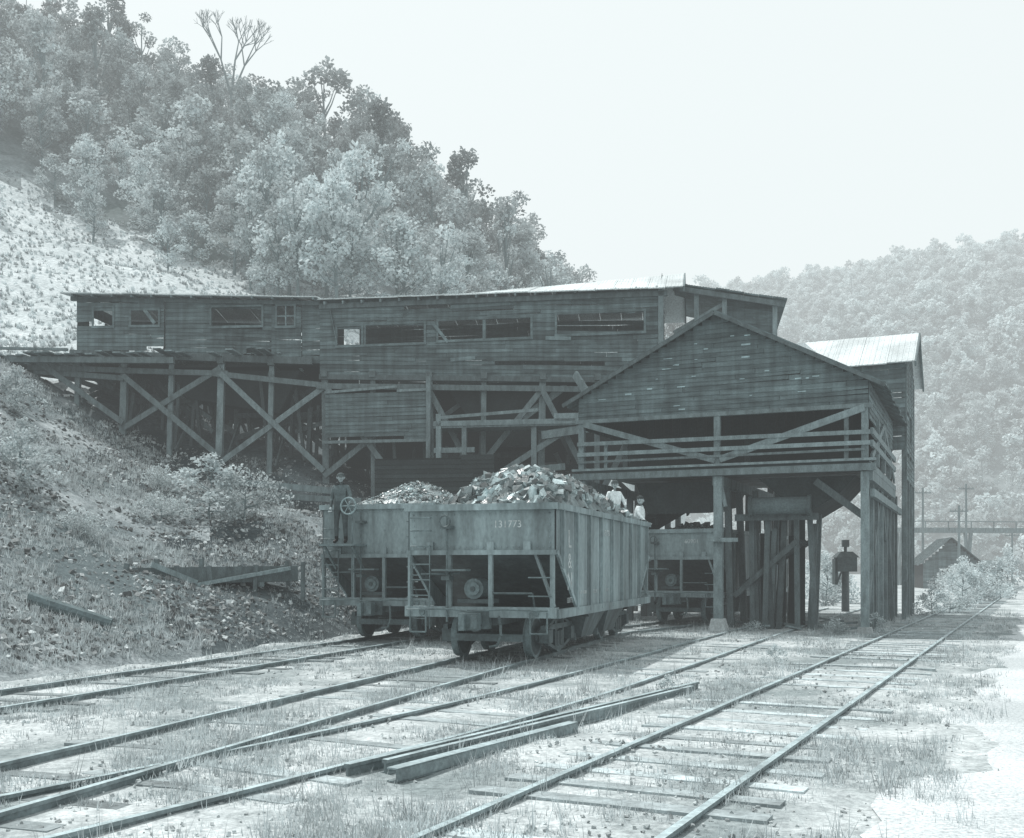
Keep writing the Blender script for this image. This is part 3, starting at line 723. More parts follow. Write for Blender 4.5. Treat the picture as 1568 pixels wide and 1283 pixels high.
# ------------------------------------------------------------------ trestle under house
e=empty('timber_trestle',(-5,42,6)); f=MB(); random.seed(12)
def fl(X): return 40+(5.65-X)*.18 if X>-7.8 else 42.42+(-7.8-X)*.0875
def zt(X): return 9.0+(5.65-X)/13.4*.6 if X>-7.8 else 10.0+(-7.8-X)*.05
posts=[-19.8,-18.0,-16.0,-14.0,-11.9,-9.8,-7.6,-5.6,-3.3,-1.1,1.2,3.3,5.4]
for i,X in enumerate(posts):
    y=fl(X); main=X in (-16.0,-11.9,-7.6,-3.3,1.2)
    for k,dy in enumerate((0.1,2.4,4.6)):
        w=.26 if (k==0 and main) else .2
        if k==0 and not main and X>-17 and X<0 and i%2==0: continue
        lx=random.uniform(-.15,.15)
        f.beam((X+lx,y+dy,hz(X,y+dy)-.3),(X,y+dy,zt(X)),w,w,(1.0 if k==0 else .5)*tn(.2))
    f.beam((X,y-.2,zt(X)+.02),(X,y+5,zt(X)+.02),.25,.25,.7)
    g0=hz(X,y+.1)
    f.beam((X+.14,y+.1,g0+.2),(X+.14,y+4.6,zt(X)-.2),.06,.22,.6); f.beam((X-.14,y+4.6,hz(X,y+4.6)),(X-.14,y+.1,zt(X)-.4),.06,.22,.6)
mains=[-19.8,-16.0,-11.9,-7.6,-3.3,1.2,5.4]
for a,bx in zip(mains[:-1],mains[1:]):
    for dy in (0.0,2.35,4.55):
        ya,yb=fl(a)+dy-.08,fl(bx)+dy-.08; ga,gb=hz(a,ya)+.3,hz(bx,yb)+.3
        if dy>0 and random.random()<.3: continue
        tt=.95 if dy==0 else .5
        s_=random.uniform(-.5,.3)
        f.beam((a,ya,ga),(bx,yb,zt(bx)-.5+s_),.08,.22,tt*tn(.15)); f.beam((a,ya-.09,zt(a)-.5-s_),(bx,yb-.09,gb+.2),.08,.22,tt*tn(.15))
    f.beam((a-.3,fl(a)-.12,(zt(a)*.95)),(bx+.3,fl(bx)-.12,(zt(bx)*.95)),.1,.22,.75)
    zm=(hz(a,fl(a))+zt(a))*.52; f.beam((a,fl(a)+2.3,zm),(bx,fl(bx)+2.3,zm),.14,.2,.5)
for i in range(70):
    X=random.uniform(-17,4.5); y=fl(X)+random.uniform(.5,4.8); dx=random.uniform(-.5,.5)
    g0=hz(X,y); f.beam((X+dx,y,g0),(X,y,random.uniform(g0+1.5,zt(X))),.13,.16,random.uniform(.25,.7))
for i in range(80):
    X=random.uniform(-17,3.5); y=fl(X)+random.uniform(.8,4.8); z=random.uniform(hz(X,y)+1,zt(X)-.2)
    f.beam((X,y,z),(X+random.uniform(-2.4,2.4),y+random.uniform(-.5,.5),z+random.uniform(-1.8,1.8)),.08,.18,random.uniform(.25,.75))
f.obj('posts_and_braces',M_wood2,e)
g=MB(MM)
g.box(-LM,-.2,3.2,4.9,6.2,8.9,.8)
g.hexa([(-6.8,.8,6.6),(-5.2,.8,6.6),(-5.2,3,6.6),(-6.8,3,6.6),(-8.4,.5,8.9),(-3.6,.5,8.9),(-3.6,3.2,8.9),(-8.4,3.2,8.9)],.9)
g.hexa([(-3.0,.9,6.2),(-1.0,.9,6.2),(-1.0,3,6.2),(-3.0,3,6.2),(-3.4,.5,8.9),(-.4,.5,8.9),(-.4,3.2,8.9),(-3.4,3.2,8.9)],.9)
g.box(-10.3,-1,.6,3.2,5.7,5.85,1.0); g.box(-LM,-.5,1.8,3.0,7.6,7.7,.9)
g.obj('coal_bins',M_dark,e)
g=MB(ML); g.box(-5.5,0,2.6,3.9,8.2,9.9,.8); g.hexa([(-6,1,8.9),(-2,1,8.2),(-2,3,8.2),(-6,3,8.9),(-6.5,.6,10),(-1,.6,9.9),(-1,3.5,9.9),(-6.5,3.5,10)],.9)
for i in range(9): g.beam((-7.5+i*.75,1.2,9.9),(-7.0+i*.7,1.8,8.8),.1,.5)
x=-LL  # dark plank backing added to deepen the gloom under the left wing
while x<0:
    w_=random.uniform(.3,.9)
    if random.random()<.72: 
        zb=max(hz(*(ML@V((x,3.4,0))).xy)+random.uniform(-.5,.5),7.4+random.uniform(0,1.2)) if x>-4 else 8.6+random.uniform(0,1)
        if zb<9.9: g.box(x,x+w_-.04,3.3+random.uniform(0,.1),3.45,zb,10.0,tn(.4))
    x+=w_
g.obj('upper_bins_dark_planks',M_dark,e)
b=MB(MM); siding(b,-13.3,-9.05,6.85,8.75,-.35,row=.16,ta=.12)
b.M=MM@Matrix.Translation((-9.05,-.35,0))@rz(math.pi/2); siding(b,0,2,6.85,8.75,0); b.obj('chute_housing_siding',M_wood,e)
f=MB(MM)
f.beam((-13.4,-.4,6.8),(-9,-.4,6.8),.12,.12,1.0); f.beam((-9.0,-.42,6.0),(-9.0,-.42,9.3),.18,.18,1.1)
f.beam((-13.3,-.4,8.8),(-10.3,-.4,8.95),.1,.1,1.2); f.beam((-10.3,-.4,8.78),(-9,-.4,8.8),.1,.1,1.2)
f.box(-8.6,-3.1,-1.2,.2,7.15,7.24,1.2); f.beam((-8.6,-1.2,7.32),(-3.1,-1.2,7.3),.1,.2,1.2); f.beam((-8.4,-1.15,4),(-8.4,-1.15,7.7),.2,.2,1.2)
f.beam((-8.3,-1.25,7.55),(-4.5,-1.25,7.75),.05,.12,1.1); f.beam((-7.4,-1.1,3.8),(-7.4,-1.1,7.2),.18,.18,1.0)
f.beam((-8.6,-1.1,6.3),(-7.0,-1.1,6.3),.12,.2,1.2); f.beam((-8.6,-1.1,5.2),(-3.5,-1.1,5.6),.12,.24,1.0)
f.beam((-8.3,-1.0,4.0),(-3.6,-1.0,6.9),.08,.22,1.0); f.beam((-4.7,-1.0,3.9),(-4.7,-1.0,7.2),.2,.2,1.1)
f.beam((-4.4,-1.1,6.8),(-1.2,-1.1,7.2),.1,.3,1.1)
f.box(-3.9,-2.9,-1.25,-1.0,7.3,7.6,1.4)
f.beam((-3.2,-.5,9.2),(-2.2,-1.5,7.6),.1,.3,1.1); f.beam((-5.4,.2,7.6),(-3.6,.2,8.9),.1,.26,1.2)
f.M=Matrix.Identity(4)
f.beam((-10.5,39.2,5.0),(-6.0,38.6,4.55),.2,.24,1.1); f.beam((-9.2,38.6,4.45),(-5.5,38.2,4.2),.2,.22,.9)
f.cyl((1.0,38.2,4.95),(2.9,37.9,4.98),.14,.14,10,.5)
f.obj('walkways',M_wood2,e)
b=MB(frame((-5.2,39.6,0),8)); siding(b,0,4.6,3.0,6.0,0,ta=.15); b.box(0,4.6,.05,3,3,5.9,.4); b.obj('lower_shed_wall',M_dark,e)

e=empty('conveyor_headhouse_lean_to',(8,42,11)); b=MB(frame((6.5,42.0,0),10.2))
siding(b,2.0,4.0,9.0,lambda x:13.05-.2*x,.5,row=.3); 
b.M=b.M@Matrix.Translation((4.0,.5,0))@rz(math.pi/2); siding(b,0,5,9.0,12.0,0,dirn=-1)
b.obj('walls',M_wood,e)
b=MB(frame((6.5,42.0,0),10.2)); roof(b,(0,-.3,13.1),(4.4,-.3,12.25),(4.4,5,12.25),(0,5,13.1),8,th=.06); b.obj('roof',M_wood,e)
b=MB(frame((6.5,42.0,0),10.2))
for x in (.9,2.0,3.95): b.beam((x,0,4),(x,0,12.9-.2*x),.18,.18,1.2)
b.beam((0,-.25,12.95),(4.3,-.25,12.1),.06,.2,.7); b.beam((0,0,11.2),(2,0,12.3),.08,.16,1.0)
b.box(-.2,3.8,.7,4.5,8.8,8.95,.5); b.obj('frame',M_wood2,e)

# ------------------------------------------------------------------ gable loading tipple
GA=24.0; GM=frame((10.07,29.5,0),GA); W=8.7; D=9.0
e=empty('coal_tipple',(6,31,0))
b=MB(GM)
ez=7.1; az=9.35
siding(b,-W,0,6.4,ez,0,row=.14,ta=.13); siding(b,-W,0,ez,az,0,row=.14,ta=.13,xlim=lambda z:(-W/2-(az-z)/(az-ez)*W/2,-W/2+(az-z)/(az-ez)*W/2))
# pale exposed splinters / nail scars
for k in range(26):
    z=random.uniform(6.5,8.8); hwid=(az-max(z,ez))/(az-ez)*W/2-.4; x=-W/2+random.uniform(-1,1)*hwid
    b.box(x,x+random.uniform(.05,.28),-.042,-.037,z,z+random.uniform(.02,.05),3.0)
b.obj('gable_siding',M_wood,e)
b=MB(GM@rz(math.pi/2)); siding(b,0,D,6.0,ez-.05,0,dirn=-1,miss=.04); b.obj('side_siding',M_wood,e)
b=MB(GM@Matrix.Translation((-W,0,0))@rz(math.pi/2)); siding(b,0,D,6.2,ez-.05,0,dirn=1); b.obj('left_side_siding',M_wood,e)
r=MB(GM); ov=.45
sl=(az-ez)/(W/2)
roof(r,(-W-ov,D+.3,ez-sl*ov+.05),(-W-ov,-.3,ez-sl*ov+.05),(-W/2,-.3,az+.05),(-W/2,D+.3,az+.05),16,th=.03)
roof(r,(ov,-.3,ez-sl*ov+.05),(ov,D+.3,ez-sl*ov+.05),(-W/2,D+.3,az+.05),(-W/2,-.3,az+.05),16,th=.03)
r.obj('roof',M_wood,e)
f=MB(GM)
f.beam((-W-ov,-.28,ez-sl*ov),(-W/2,-.28,az),.06,.10,.6); f.beam((ov,-.28,ez-sl*ov),(-W/2,-.28,az),.06,.10,.6)
f.beam((-W-.1,-.05,6.36),(.1,-.05,6.36),.16,.12,.9)
f.beam((-W-.15,-.1,4.62),(.2,-.1,4.62),.24,.2,.9); f.beam((-W-.15,-.12,4.83),(.2,-.12,4.83),.3,.07,1.2)
for k in range(34):
    yy=.1+k*.27; f.beam((-W,yy,4.83),(0,yy,4.83),.24,.06,tn(.3)*.7)
for xx in (-W,-W/2,0): f.beam((xx,0,4.4),(xx,D,4.4),.22,.3,.9)
for xx in (-W+.1,-W/2+.05,-.1):
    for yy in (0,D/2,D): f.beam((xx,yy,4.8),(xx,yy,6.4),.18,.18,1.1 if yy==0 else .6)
f.beam((-W+.2,-.12,6.28),(-W/2,-.12,4.98),.06,.18,1.0); f.beam((-W/2+.15,-.12,5.0),(-.1,-.12,6.3),.06,.2,1.2)
f.beam((-W,-.16,5.65),(0.05,-.16,5.6),.06,.12,1.1); f.beam((-W,-.16,5.32),(0.05,-.16,5.3),.06,.12,1.3)
f.beam((-W,-.14,5.08),(-.1,-.14,5.12),.05,.07,.8)
f.beam((-W+.9,-.02,4.8),(-W+.9,-.02,5.7),.1,.1,1.2); f.beam((-.6,-.02,4.8),(-.6,-.02,6.4),.12,.12,.8)
for z in (5.65,5.3,4.62): f.beam((.08,0,z),(.08,D,z),.08,.18,1.0)
f.beam((.06,.2,4.9),(.06,4.4,6.3),.06,.2,1.0); f.beam((.06,4.6,6.3),(.06,D,4.9),.06,.2,1.0)
for yy in (2.2,4.5,6.8): f.beam((.03,yy,4.8),(.03,yy,6.2),.16,.16,1.0)
for xx,w in ((-W+.1,.22),(-W/2+.08,.25),(-.1,.22)):
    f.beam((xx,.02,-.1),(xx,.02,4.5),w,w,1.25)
f.box(-W/2-.05,-W/2+.2,-.5,.1,2.55,2.65,1.3); f.beam((-W/2-.2,-.2,2.6),(-W/2+.7,-.2,2.6),.1,.12,1.3)
f.beam((-W/2+.3,.0,3.6),(-W/2+.1,.0,4.5),.1,.1,1.3)
f.beam((-.1,.3,3.2),(-1.5,.3,4.3),.1,.2,.5)
for yy in (1.6,3.3,5.0,6.7,8.4,10,11.6):
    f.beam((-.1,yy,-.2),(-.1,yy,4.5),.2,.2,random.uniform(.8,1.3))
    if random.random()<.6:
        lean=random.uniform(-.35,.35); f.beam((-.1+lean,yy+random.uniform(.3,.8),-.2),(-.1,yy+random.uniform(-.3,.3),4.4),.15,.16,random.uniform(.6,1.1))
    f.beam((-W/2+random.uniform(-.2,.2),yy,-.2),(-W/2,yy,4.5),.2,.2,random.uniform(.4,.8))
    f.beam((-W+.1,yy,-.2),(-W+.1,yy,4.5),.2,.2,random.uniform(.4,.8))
f.beam((-.05,.3,.6),(-.05,4.8,4.3),.06,.2,.9); f.beam((-.05,5.0,4.3),(-.05,9,.5),.06,.2,.9)
f.beam((.1,0,3.9),(.1,D+3,3.9),.12,.22,1.1)
for k in range(15):
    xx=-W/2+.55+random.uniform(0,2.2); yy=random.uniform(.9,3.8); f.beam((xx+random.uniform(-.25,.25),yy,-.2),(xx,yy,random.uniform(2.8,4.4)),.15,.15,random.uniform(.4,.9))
for k in range(6): f.beam((-W/2+.3,1.2+k*.5,.9+k*.1),(-W/2+2.2,1.2+k*.5,2.6),.06,.16,.5)
f.beam((-W/2+.4,.9,3.3),(-1.5,.9,3.3),.2,.2,.6)
for k in range(18): 
    xx=random.uniform(-W/2+.3,-.5); yy=random.uniform(.5,6); f.beam((xx,yy,-.05),(xx+random.uniform(-1,1),yy+random.uniform(-1,1),.05),.15,.06,1.0)
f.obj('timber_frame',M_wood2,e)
g=MB(GM)
g.box(-W+.1,-.1,D*.55,D*.55+.1,4.9,7.6,1.0)
for k in range(30):
    xx=-W+.2+k*.28; g.box(xx,xx+.22,2.2,2.25,5.9+random.uniform(-.1,.25),7.3,tn(.3))
g.hexa([(-6.9,1.5,3.5),(-4.9,1.5,3.5),(-4.9,6,3.9),(-6.9,6,3.9),(-7.3,1.5,4.5),(-4.6,1.5,4.5),(-4.6,6,4.6),(-7.3,6,4.6)],1.2)
g.hexa([(-1.9,.6,3.3),(-.9,.6,3.9),(-.9,4,3.9),(-1.9,4,3.3),(-3.2,.6,4.45),(-.4,.6,4.45),(-.4,4,4.45),(-3.2,4,4.45)],1.2)
g.beam((-8,3.5,2.9),(-5,2.6,4.4),1.4,.12,.9)
for k in range(8): g.beam((-7.6+k*.35,4.2,4.4),(-7.6+k*.35,2.4,3.1+.1*k),.06,.3,1.3)
for k in range(6): g.box(-W/2+.45+k*.3,-W/2+.66+k*.3,3.0,3.06,-.1,3.4+random.uniform(-.8,.6),tn(.4)*1.3)
g.cyl((-3.35,.55,3.62),(-1.75,.55,3.62),.26,.26,18,3.5); g.cyl((-3.45,.55,3.62),(-3.35,.55,3.62),.32,.32,18,2.6); g.cyl((-1.75,.55,3.62),(-1.65,.55,3.62),.32,.32,18,2.6)
g.obj('chutes_and_drum',M_dark,e)
s=MB(GM); s.hexa([(-W/2-.2,-.3,-.25),(-W/2+.38,-.3,-.25),(-W/2+.38,.32,-.25),(-W/2-.2,.32,-.25),(-W/2-.1,-.18,.26),(-W/2+.26,-.18,.26),(-W/2+.26,.2,.26),(-W/2-.1,.2,.26)],1)
s.hexa([(-.35,-.25,-.25),(.15,-.25,-.25),(.15,.25,-.25),(-.35,.25,-.25),(-.28,-.18,.1),(.08,-.18,.1),(.08,.18,.1),(-.28,.18,.1)],.7)
s.obj('stone_footings',M_conc,e)

e=empty('screen_house',(15,42,8)); RM=GM@Matrix.Translation((0,D+.05,0))
b=MB(RM)
siding(b,-W,.45,6.0,9.3,0,row=.17); b.obj('front_wall',M_wood,e)
b=MB(RM@Matrix.Translation((.45,0,0))@rz(math.pi/2)); siding(b,0,5,5.0,9.2,0,dirn=-1,openings=[(2,3.2,6.5,7.6)]); 
siding(b,0,5,9.2,10.6,0,dirn=-1,xlim=lambda z:((z-9.2)/1.4*2.5,5-(z-9.2)/1.4*2.5)); b.obj('side_wall',M_wood,e)
r=MB(RM); roof(r,(-W,-.5,9.05),(.8,-.5,9.05),(.8,2.5,10.65),(-W,2.5,10.65),10); roof(r,(.8,5.5,9.05),(-W,5.5,9.05),(-W,2.5,10.65),(.8,2.5,10.65),10); r.obj('roof',M_roof,e)
f=MB(RM); f.beam((.8,-.5,9.0),(.8,2.5,10.6),.06,.2,.8); f.beam((.8,5.5,9.0),(.8,2.5,10.6),.06,.2,.8)
for yy in (0.1,1.7,3.3,4.9):
    f.beam((.4,yy,-.2),(.4,yy,9.1),.18,.18,.9); f.beam((-W/2,yy,-.2),(-W/2,yy,6),.22,.22,.6)
f.beam((.4,.1,.5),(.4,4.9,4.2),.06,.2,1.0); f.obj('frame',M_wood2,e)

# ------------------------------------------------------------------ small site objects
m=MB()
a=V((-10.8,25.6,1.55)); c=V((-6.2,29.4,1.62)); dd=(c-a).normalized(); nn=V((dd.y,-dd.x,0))
e=empty('wooden_coal_trough',a)
m.beam(a+nn*.35,c+nn*.35,.05,.42,.7); m.beam(a-nn*.35,c-nn*.35,.05,.42,.6); m.beam(a-V((0,0,.2)),c-V((0,0,.2)),.7,.05,.6)
for k in range(6):
    p=a.lerp(c,k/5.0)
    for s in (-1,1): 
        q=p+nn*s*.42+dd*random.uniform(-.15,.15); m.beam((q.x,q.y,hz(q.x,q.y)-.2),(q.x+random.uniform(-.08,.08),q.y,p.z+.2+.25*random.random()),.11,.11,.8)
    if k%2==0: m.beam(p+nn*.6+V((0,0,-.28)),p-nn*.6+V((0,0,-.28)),.12,.12)
m.beam(a+nn*.45+V((-1.2,-.6,.05)),a+nn*.45+dd*1.5,.12,.1); m.beam(a-nn*.5+V((-1.2,-.4,.3)),a-nn*.4+dd*2.2+V((0,0,.2)),.12,.1)
m.beam(a.lerp(c,.3)+nn*.5+V((0,0,.3)),a.lerp(c,.5)+nn*.5+V((0,0,-.2)),.06,.14,1.4)
m.beam(a.lerp(c,.5)+nn*.52+V((0,0,-.25)),a.lerp(c,.95)+nn*.5+V((0,0,.15)),.05,.1,1.6)
m.obj('planks_and_legs',M_wood2,e)
m=MB(); m.cyl((-10.0,21.6,hz(-10,21.6)+.1),(-8.4,21.9,hz(-8.4,21.9)+.1),.15,.12,9,.8); m.obj('fallen_log',M_bark)
e=empty('stacked_rails',(0,12,0)); m=MB()
for off,st,z in ((0,0,0.01),(.17,.04,.015)):
    pts=[V((-1.5,9.5,0)).lerp(V((2.95,16.4,0)),t) for t in np.linspace(st,1-.12*random.random(),14)]
    sweep(m,pts,RP,off,z)
m.obj('rails',M_rail,e)
m=MB(); a_=V((-1.02,9.25,-.05)); b_=V((.75,12.05,-.05)); m.beam(a_,b_,.02,.12,1.1); 
d_=(b_-a_).normalized(); n_=V((d_.y,-d_.x,0)); m.beam(a_-n_*.05+V((0,0,.058)),b_-n_*.05+V((0,0,.058)),.12,.015,1.8); m.beam(a_-n_*.05-V((0,0,.058)),b_-n_*.05-V((0,0,.058)),.12,.015,1.2)
m.obj('steel_channel',M_rail,e)
e=empty('signal_post',(14.2,45,0)); m=MB(Matrix.Translation((14.2,44.5,-.15)))
m.cyl((0,0,0),(0,0,2.0),.17,.15,12,1.0); m.box(-.42,.42,-.25,.25,1.75,2.35,1.2); m.hexa([(-.5,-.35,2.35),(.5,-.35,2.35),(.5,.35,2.35),(-.5,.35,2.35),(-.25,-.2,2.6),(.25,-.2,2.6),(.25,.2,2.6),(-.25,.2,2.6)],.9)
m.cyl((0,0,2.6),(0,0,3.0),.07,.07,8,1); m.box(-.14,.14,-.08,.08,2.8,3.1,1.1); m.beam((-.42,-.1,1.2),(-.1,-.1,2.0),.06,.08,1); m.box(-.5,-.38,-.2,.2,1.2,2.3,1)
m.obj('post_and_head',M_steeld,e)
e=empty('wooden_shack',(38,94,0)); HM=frame((36.2,92,-.15),12); m=MB(HM)
siding(m,0,4.6,0,2.3,0,openings=[(1.6,2.6,0,1.9)],row=.25); siding(m,0,4.6,2.3,4.3,0,row=.25,xlim=lambda z:(2.3-(4.3-z)/2*2.3,2.3+(4.3-z)/2*2.3))
m.M=HM@Matrix.Translation((4.6,0,0))@rz(math.pi/2); siding(m,0,6,0,2.3,0,row=.25)
m.obj('walls',M_wood,e); r=MB(HM); roof(r,(5.0,-.4,2.1),(5.0,6.4,2.1),(2.3,6.4,4.5),(2.3,-.4,4.5),8); roof(r,(-.4,6.4,2.1),(-.4,-.4,2.1),(2.3,-.4,4.5),(2.3,6.4,4.5),8)
r.obj('roof',M_wood,e); m=MB(HM); m.box(.05,4.5,.1,5.9,0,2.2,.6); m.obj('interior',M_dark,e)
e=empty('storage_shed',(43,95,0)); HM=frame((41.6,94,-.15),12); m=MB(HM); siding(m,0,2.4,0,2.0,0,row=.25); m.box(.05,2.3,.1,2.4,0,1.95,.6); m.obj('walls',M_wood,e)
r=MB(HM); roof(r,(-.2,-.3,1.95),(2.6,-.3,1.95),(2.6,2.7,2.5),(-.2,2.7,2.5),5); r.obj('roof',M_wood,e)
e=empty('distant_trestle_bridge',(55,112,5)); m=MB()
m.beam((40,108,5.6),(80,118,5.8),1.6,.5,1.0); m.beam((40,107.2,6.5),(80,117.2,6.7),.08,.1,1.0)
for k in range(16):
    t=k/15; p=V((40,108,0)).lerp(V((80,118,0)),t); m.beam((p.x,p.y-.8,5.6),(p.x,p.y-.8,6.5),.1,.1)
    if k%3==0:
        for s in (-.7,.7): m.beam((p.x+s*.7,p.y+s,-.3),(p.x,p.y+s,5.5),.3,.3,1.0)
        m.beam((p.x,p.y-.8,1),(p.x+.01,p.y+.8,5),.1,.2)
m.obj('deck_and_bents',M_wood2,e)
for (x,y,h) in ((46.5,107,10.5),(56,117,6.0),(40.5,103,9.8),(38.5,90,7.3)):
    m=MB(Matrix.Translation((x,y,-.2))); m.cyl((0,0,0),(0,0,h),.14,.1,8,1); m.beam((-.8,0,h-.5),(.8,0,h-.5),.1,.1,1)
    for s in (-.7,-.3,.3,.7): m.cyl((s,0,h-.45),(s,0,h-.3),.04,.03,6,1)
    m.obj('utility_pole',M_wood2)

# ------------------------------------------------------------------ people
def person(name,loc,rot,jn,shirt,trous,headtilt=0,cap=True):
    J=dict(pel=(0,0,.95),wai=(0,0,1.10),che=(0,0,1.30),nb=(0,0,1.44),nk=(0,-.01,1.52),
      sL=(.17,0,1.40),eL=(.24,.03,1.13),wL=(.23,-.10,.90),hL=(.22,-.14,.83),
      sR=(-.17,0,1.40),eR=(-.24,.03,1.13),wR=(-.23,-.10,.90),hR=(-.22,-.14,.83),
      pL=(.095,0,.88),kL=(.11,-.03,.49),aL=(.12,.02,.09),tL=(.14,-.15,.045),
      pR=(-.095,0,.88),kR=(-.11,-.03,.49),aR=(-.12,.02,.09),tR=(-.14,-.15,.045))
    J.update(jn)
    rad=dict(pel=.145,wai=.13,che=.155,nb=.085,nk=.055,s=.072,e=.05,w=.036,h=.036,p=.095,k=.064,a=.048,t=.042)
    names=list(J); ed=[('pel','wai'),('wai','che'),('che','nb'),('nb','nk')]
    for s in 'LR': ed+=[('che','s'+s),('s'+s,'e'+s),('e'+s,'w'+s),('w'+s,'h'+s),('pel','p'+s),('p'+s,'k'+s),('k'+s,'a'+s),('a'+s,'t'+s)]
    me=bpy.data.meshes.new(name+'_skel'); me.from_pydata([J[n] for n in names],[(names.index(a),names.index(b)) for a,b in ed],[])
    o=bpy.data.objects.new(name+'_skel',me); scene.collection.objects.link(o)
    md=o.modifiers.new('s','SKIN'); md.use_smooth_shade=True
    if not me.skin_vertices: me.skin_vertices.new()
    for i,n in enumerate(names):
        r=rad.get(n) or rad[n[0]]
        me.skin_vertices[0].data[i].radius=(r*1.25 if n in('che','wai','pel') else r,r)
        me.skin_vertices[0].data[i].use_root=(n=='pel')
    o.modifiers.new('ss','SUBSURF').levels=2
    dg=bpy.context.evaluated_depsgraph_get(); ev=o.evaluated_get(dg); bm_=bpy.data.meshes.new_from_object(ev)
    bpy.data.objects.remove(o)
    e=empty(name,loc); T=Matrix.Translation(V(loc))@rz(math.radians(rot))
    bm_.materials.clear()
    for q in (shirt,trous,M_skin,M_steeld): bm_.materials.append(q)
    hands=[V(J['hL']),V(J['hR'])]; waist=V(J['wai']).z-.02
    for p in bm_.polygons:
        c=p.center; mi=0 if c.z>waist else 1
        if min((c-V(J[k_])).length for k_ in ('aL','aR','tL','tR'))<.12: mi=3
        if min((c-h).length for h in hands)<.075: mi=2
        if (c-V(J['nk'])).length<.07 : mi=2
        p.material_index=mi; p.use_smooth=True
    b=bpy.data.objects.new('body',bm_); scene.collection.objects.link(b); b.matrix_world=T; par(b,e)
    import bmesh
    bm=bmesh.new(); bmesh.ops.create_uvsphere(bm,u_segments=20,v_segments=14,radius=1)
    for v in bm.verts:
        x,y,z=v.co; jaw=1-.22*max(0,-z); v.co=V((x*.076*jaw,y*.098*(1-.1*max(0,-z)),z*.118))
        if y<-.75 and -.15<z<.15 and abs(x)<.55 and abs(x)>.15: v.co.y+=.008
        if y<-.9 and -.35<z<-.05 and abs(x)<.2: v.co.y-=.022
    hm_=bpy.data.meshes.new('head'); bm.to_mesh(hm_); bm.free(); hm_.materials.append(M_skin)
    for p in hm_.polygons:p.use_smooth=True
    hd=bpy.data.objects.new('head',hm_); scene.collection.objects.link(hd)
    hc=V(J['nk'])+V((0,-.015,.115)); HT=T@Matrix.Translation(hc)@rz(math.radians(headtilt)); hd.matrix_world=HT; par(hd,e)
    f=MB(HT)
    for s in (-1,1):
        f.cyl((s*.074,.0,-.03),(s*.088,.012,.03),.018,.022,6,1,0); f.cyl((s*.03,-.092,.012),(s*.03,-.097,.012),.011,.008,6,1,1); f.box(s*.03-.018,s*.03+.018,-.099,-.09,.03,.037,1,1)
    f.box(-.022,.022,-.096,-.085,-.06,-.053,1,1)
    f.obj('facial_features',[M_skin,M_steeld],e)
    c=MB(HT)
    for k in range(5):
        a0,a1=k/5*math.pi/2,(k+1)/5*math.pi/2
        c.cyl((0,.008,.03+math.sin(a0)*.1),(0,.008,.03+math.sin(a1)*.1),.10*math.cos(a0)+.002,.10*math.cos(a1)+.002,14,1,0,caps=(k==4))
    if cap: c.hexa([(-.07,-.09,.035),(.07,-.09,.035),(.05,-.16,.025),(-.05,-.16,.025),(-.07,-.09,.045),(.07,-.09,.045),(.05,-.16,.033),(-.05,-.16,.033)],1)
    c.obj('cap' if cap else 'hair',M_cloth if cap else M_dark,e)
    h=MB(T)
    for s,q in (('L',1),('R',-1)):
        w=V(J['w'+s]);p=V(J['h'+s]); d=(p-w).normalized(); side=d.cross(V((0,1,0)));
        side=side.normalized() if side.length>.1 else V((1,0,0)); pn=side.cross(d).normalized()
        for k,ln in enumerate((.070,.08,.075,.06)):
            b0=p+side*(k-1.5)*.019+d*.02; b1=b0+d*ln*.5+pn*.008*q; b2=b1+(d*.6+pn*.8*(-1)).normalized()*ln*.3; b3=b2+(d*.1-pn).normalized()*ln*.25
            h.cyl(b0,b1,.010,.009,6);h.cyl(b1,b2,.009,.008,6);h.cyl(b2,b3,.008,.006,6)
        b0=p-side*.03; b1=b0-side*.025+d*.02; h.cyl(b0,b1,.012,.010,6); h.cyl(b1,b1+d*.03-pn*.01,.010,.008,6)
    h.obj('fingers',M_skin,e)
    return e
pm=MB(MH2); PZ=2.36
pm.box(-1.2,-.25,-.75,-.04,PZ-.05,PZ,2.4); pm.beam((-1.1,-.65,PZ-.05),(-1.1,-.05,PZ-.6),.05,.05,2.0); pm.beam((-.35,-.65,PZ-.05),(-.35,-.05,PZ-.6),.05,.05,2.0)
WX=-.42; WZ=PZ+.92
pm.cyl((WX,-.5,1.1),(WX,-.5,WZ),.024,.024,6,2.0); pm.ring((WX,-.72,WZ),.2,.022,'Y',20,tone=4); pm.cyl((WX,-.74,WZ),(WX,-.4,WZ),.03,.03,8,3)
for k in range(6):
    a_=k*math.pi/3; pm.cyl((WX,-.72,WZ),(WX+.2*math.cos(a_),-.72,WZ+.2*math.sin(a_)),.013,.013,5,3.5)
pm.obj('brake_platform_and_wheel',M_steeld,EH2)
M_overall=mat('faded_overalls',0.13,0.9,6,0.3,tone=False,bump=0.2)
pl=MH2@V((-.78,-.40,PZ))
person('brakeman',pl,-8,dict(eL=(.26,-.08,1.18),wL=(.30,-.24,1.02),hL=(.32,-.30,1.00),kL=(.12,-.05,.49)),M_overall,M_cloth,20)
p1=MH1@V((.75,8.45,2.35)); person('mine_worker',p1,25,dict(eL=(.26,-.1,1.15),wL=(.16,-.3,1.05),hL=(.12,-.36,1.02)),M_shirt,M_cloth,-20)
sh=MB(MH1); sh.box(.9,1.5,9.3,9.75,1.95,2.0,1.2); sh.obj('end_step',M_steeld,EH1)
p2=MH1@V((1.22,9.52,2.0)); person('mine_worker',p2,60,dict(eR=(-.25,-.12,1.16),wR=(-.2,-.3,1.0),hR=(-.2,-.36,.97)),M_shirt,M_cloth,10,cap=False)

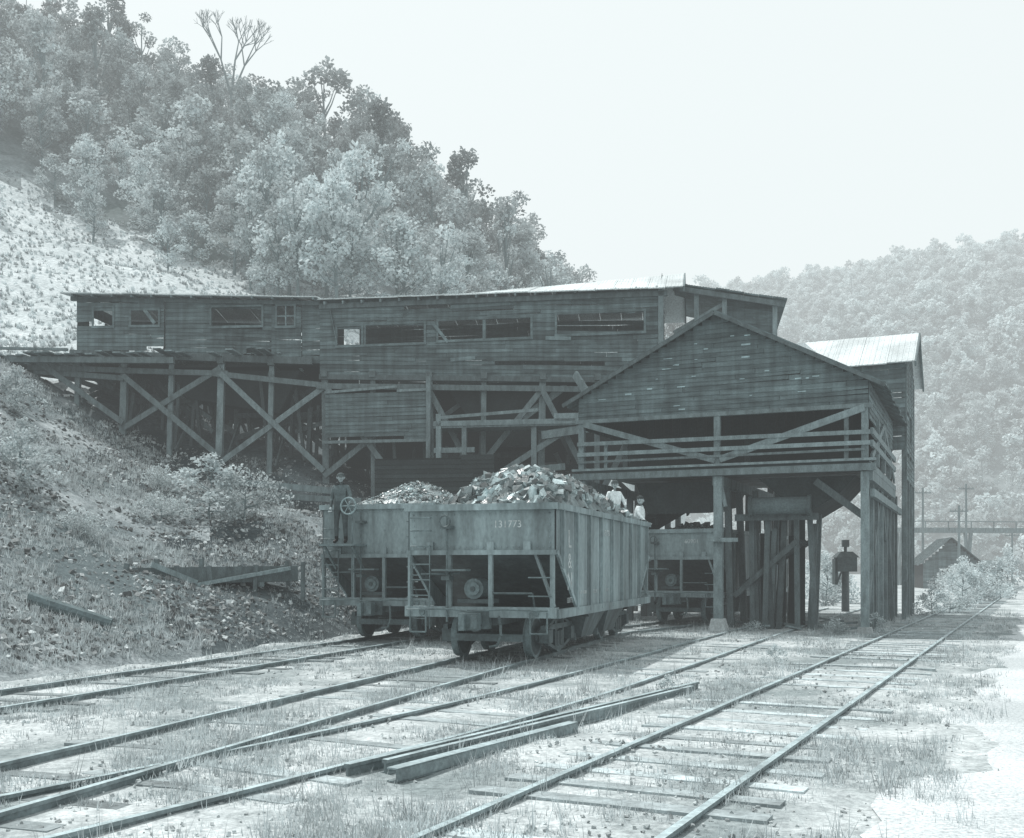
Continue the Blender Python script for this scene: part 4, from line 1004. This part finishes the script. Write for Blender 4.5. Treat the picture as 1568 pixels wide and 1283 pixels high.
# ------------------------------------------------------------------ atmosphere, light, camera
HZ=0.0015; HC=(.86,.93,.935)
m,nt,N,L=nodes('glowing_haze'); out=N.new('ShaderNodeOutputMaterial'); ab=N.new('ShaderNodeVolumeAbsorption'); ab.inputs['Color'].default_value=(0,0,0,1); ab.inputs['Density'].default_value=HZ
em=N.new('ShaderNodeEmission'); em.inputs['Color'].default_value=(*HC,1); em.inputs['Strength'].default_value=HZ  # volume glows evenly by itself, lifting blacks and distant tones
ad=N.new('ShaderNodeAddShader'); L.new(ab.outputs[0],ad.inputs[0]); L.new(em.outputs[0],ad.inputs[1]); L.new(ad.outputs[0],out.inputs['Volume'])
hb=MB(); hb.box(-950,1000,-350,1650,-20,200,1); ho=hb.obj('haze',m)
S=V((-.34,.30,.87)).normalized()
w=bpy.data.worlds.new('World'); scene.world=w; w.use_nodes=True; nt=w.node_tree; N=nt.nodes; L=nt.links; N.clear()
out=N.new('ShaderNodeOutputWorld'); bg=N.new('ShaderNodeBackground'); sky=N.new('ShaderNodeTexSky'); sky.sky_type='NISHITA'; sky.sun_disc=False
sky.sun_elevation=math.asin(S.z); sky.sun_rotation=math.atan2(S.x,S.y); sky.dust_density=4
hs=N.new('ShaderNodeHueSaturation'); hs.inputs['Saturation'].default_value=.12; L.new(sky.outputs[0],hs.inputs['Color'])
mx=N.new('ShaderNodeMixRGB'); mx.inputs[0].default_value=.8; L.new(hs.outputs[0],mx.inputs[1]); mx.inputs[2].default_value=(7.0,7.6,7.65,1)
L.new(mx.outputs[0],bg.inputs['Color']); bg.inputs['Strength'].default_value=.14; L.new(bg.outputs[0],out.inputs[0])
sl_=bpy.data.lights.new('sun','SUN'); sl_.energy=5.0; sl_.angle=math.radians(.6); sl_.color=(1,.985,.96)
so=bpy.data.objects.new('sun',sl_); scene.collection.objects.link(so); so.rotation_euler=S.to_track_quat('Z','Y').to_euler(); so.location=(0,0,50)
cd=bpy.data.cameras.new('camera'); cd.sensor_width=36; cd.lens=36*1600/1568; cd.shift_y=226.5/1568; cd.clip_end=5000; cd.clip_start=.1
co=bpy.data.objects.new('camera',cd); scene.collection.objects.link(co); co.location=(0,0,1.8); co.rotation_euler=(math.pi/2,0,0); scene.camera=co
scene.view_settings.view_transform='Standard'; scene.view_settings.look='None'; scene.view_settings.exposure=0
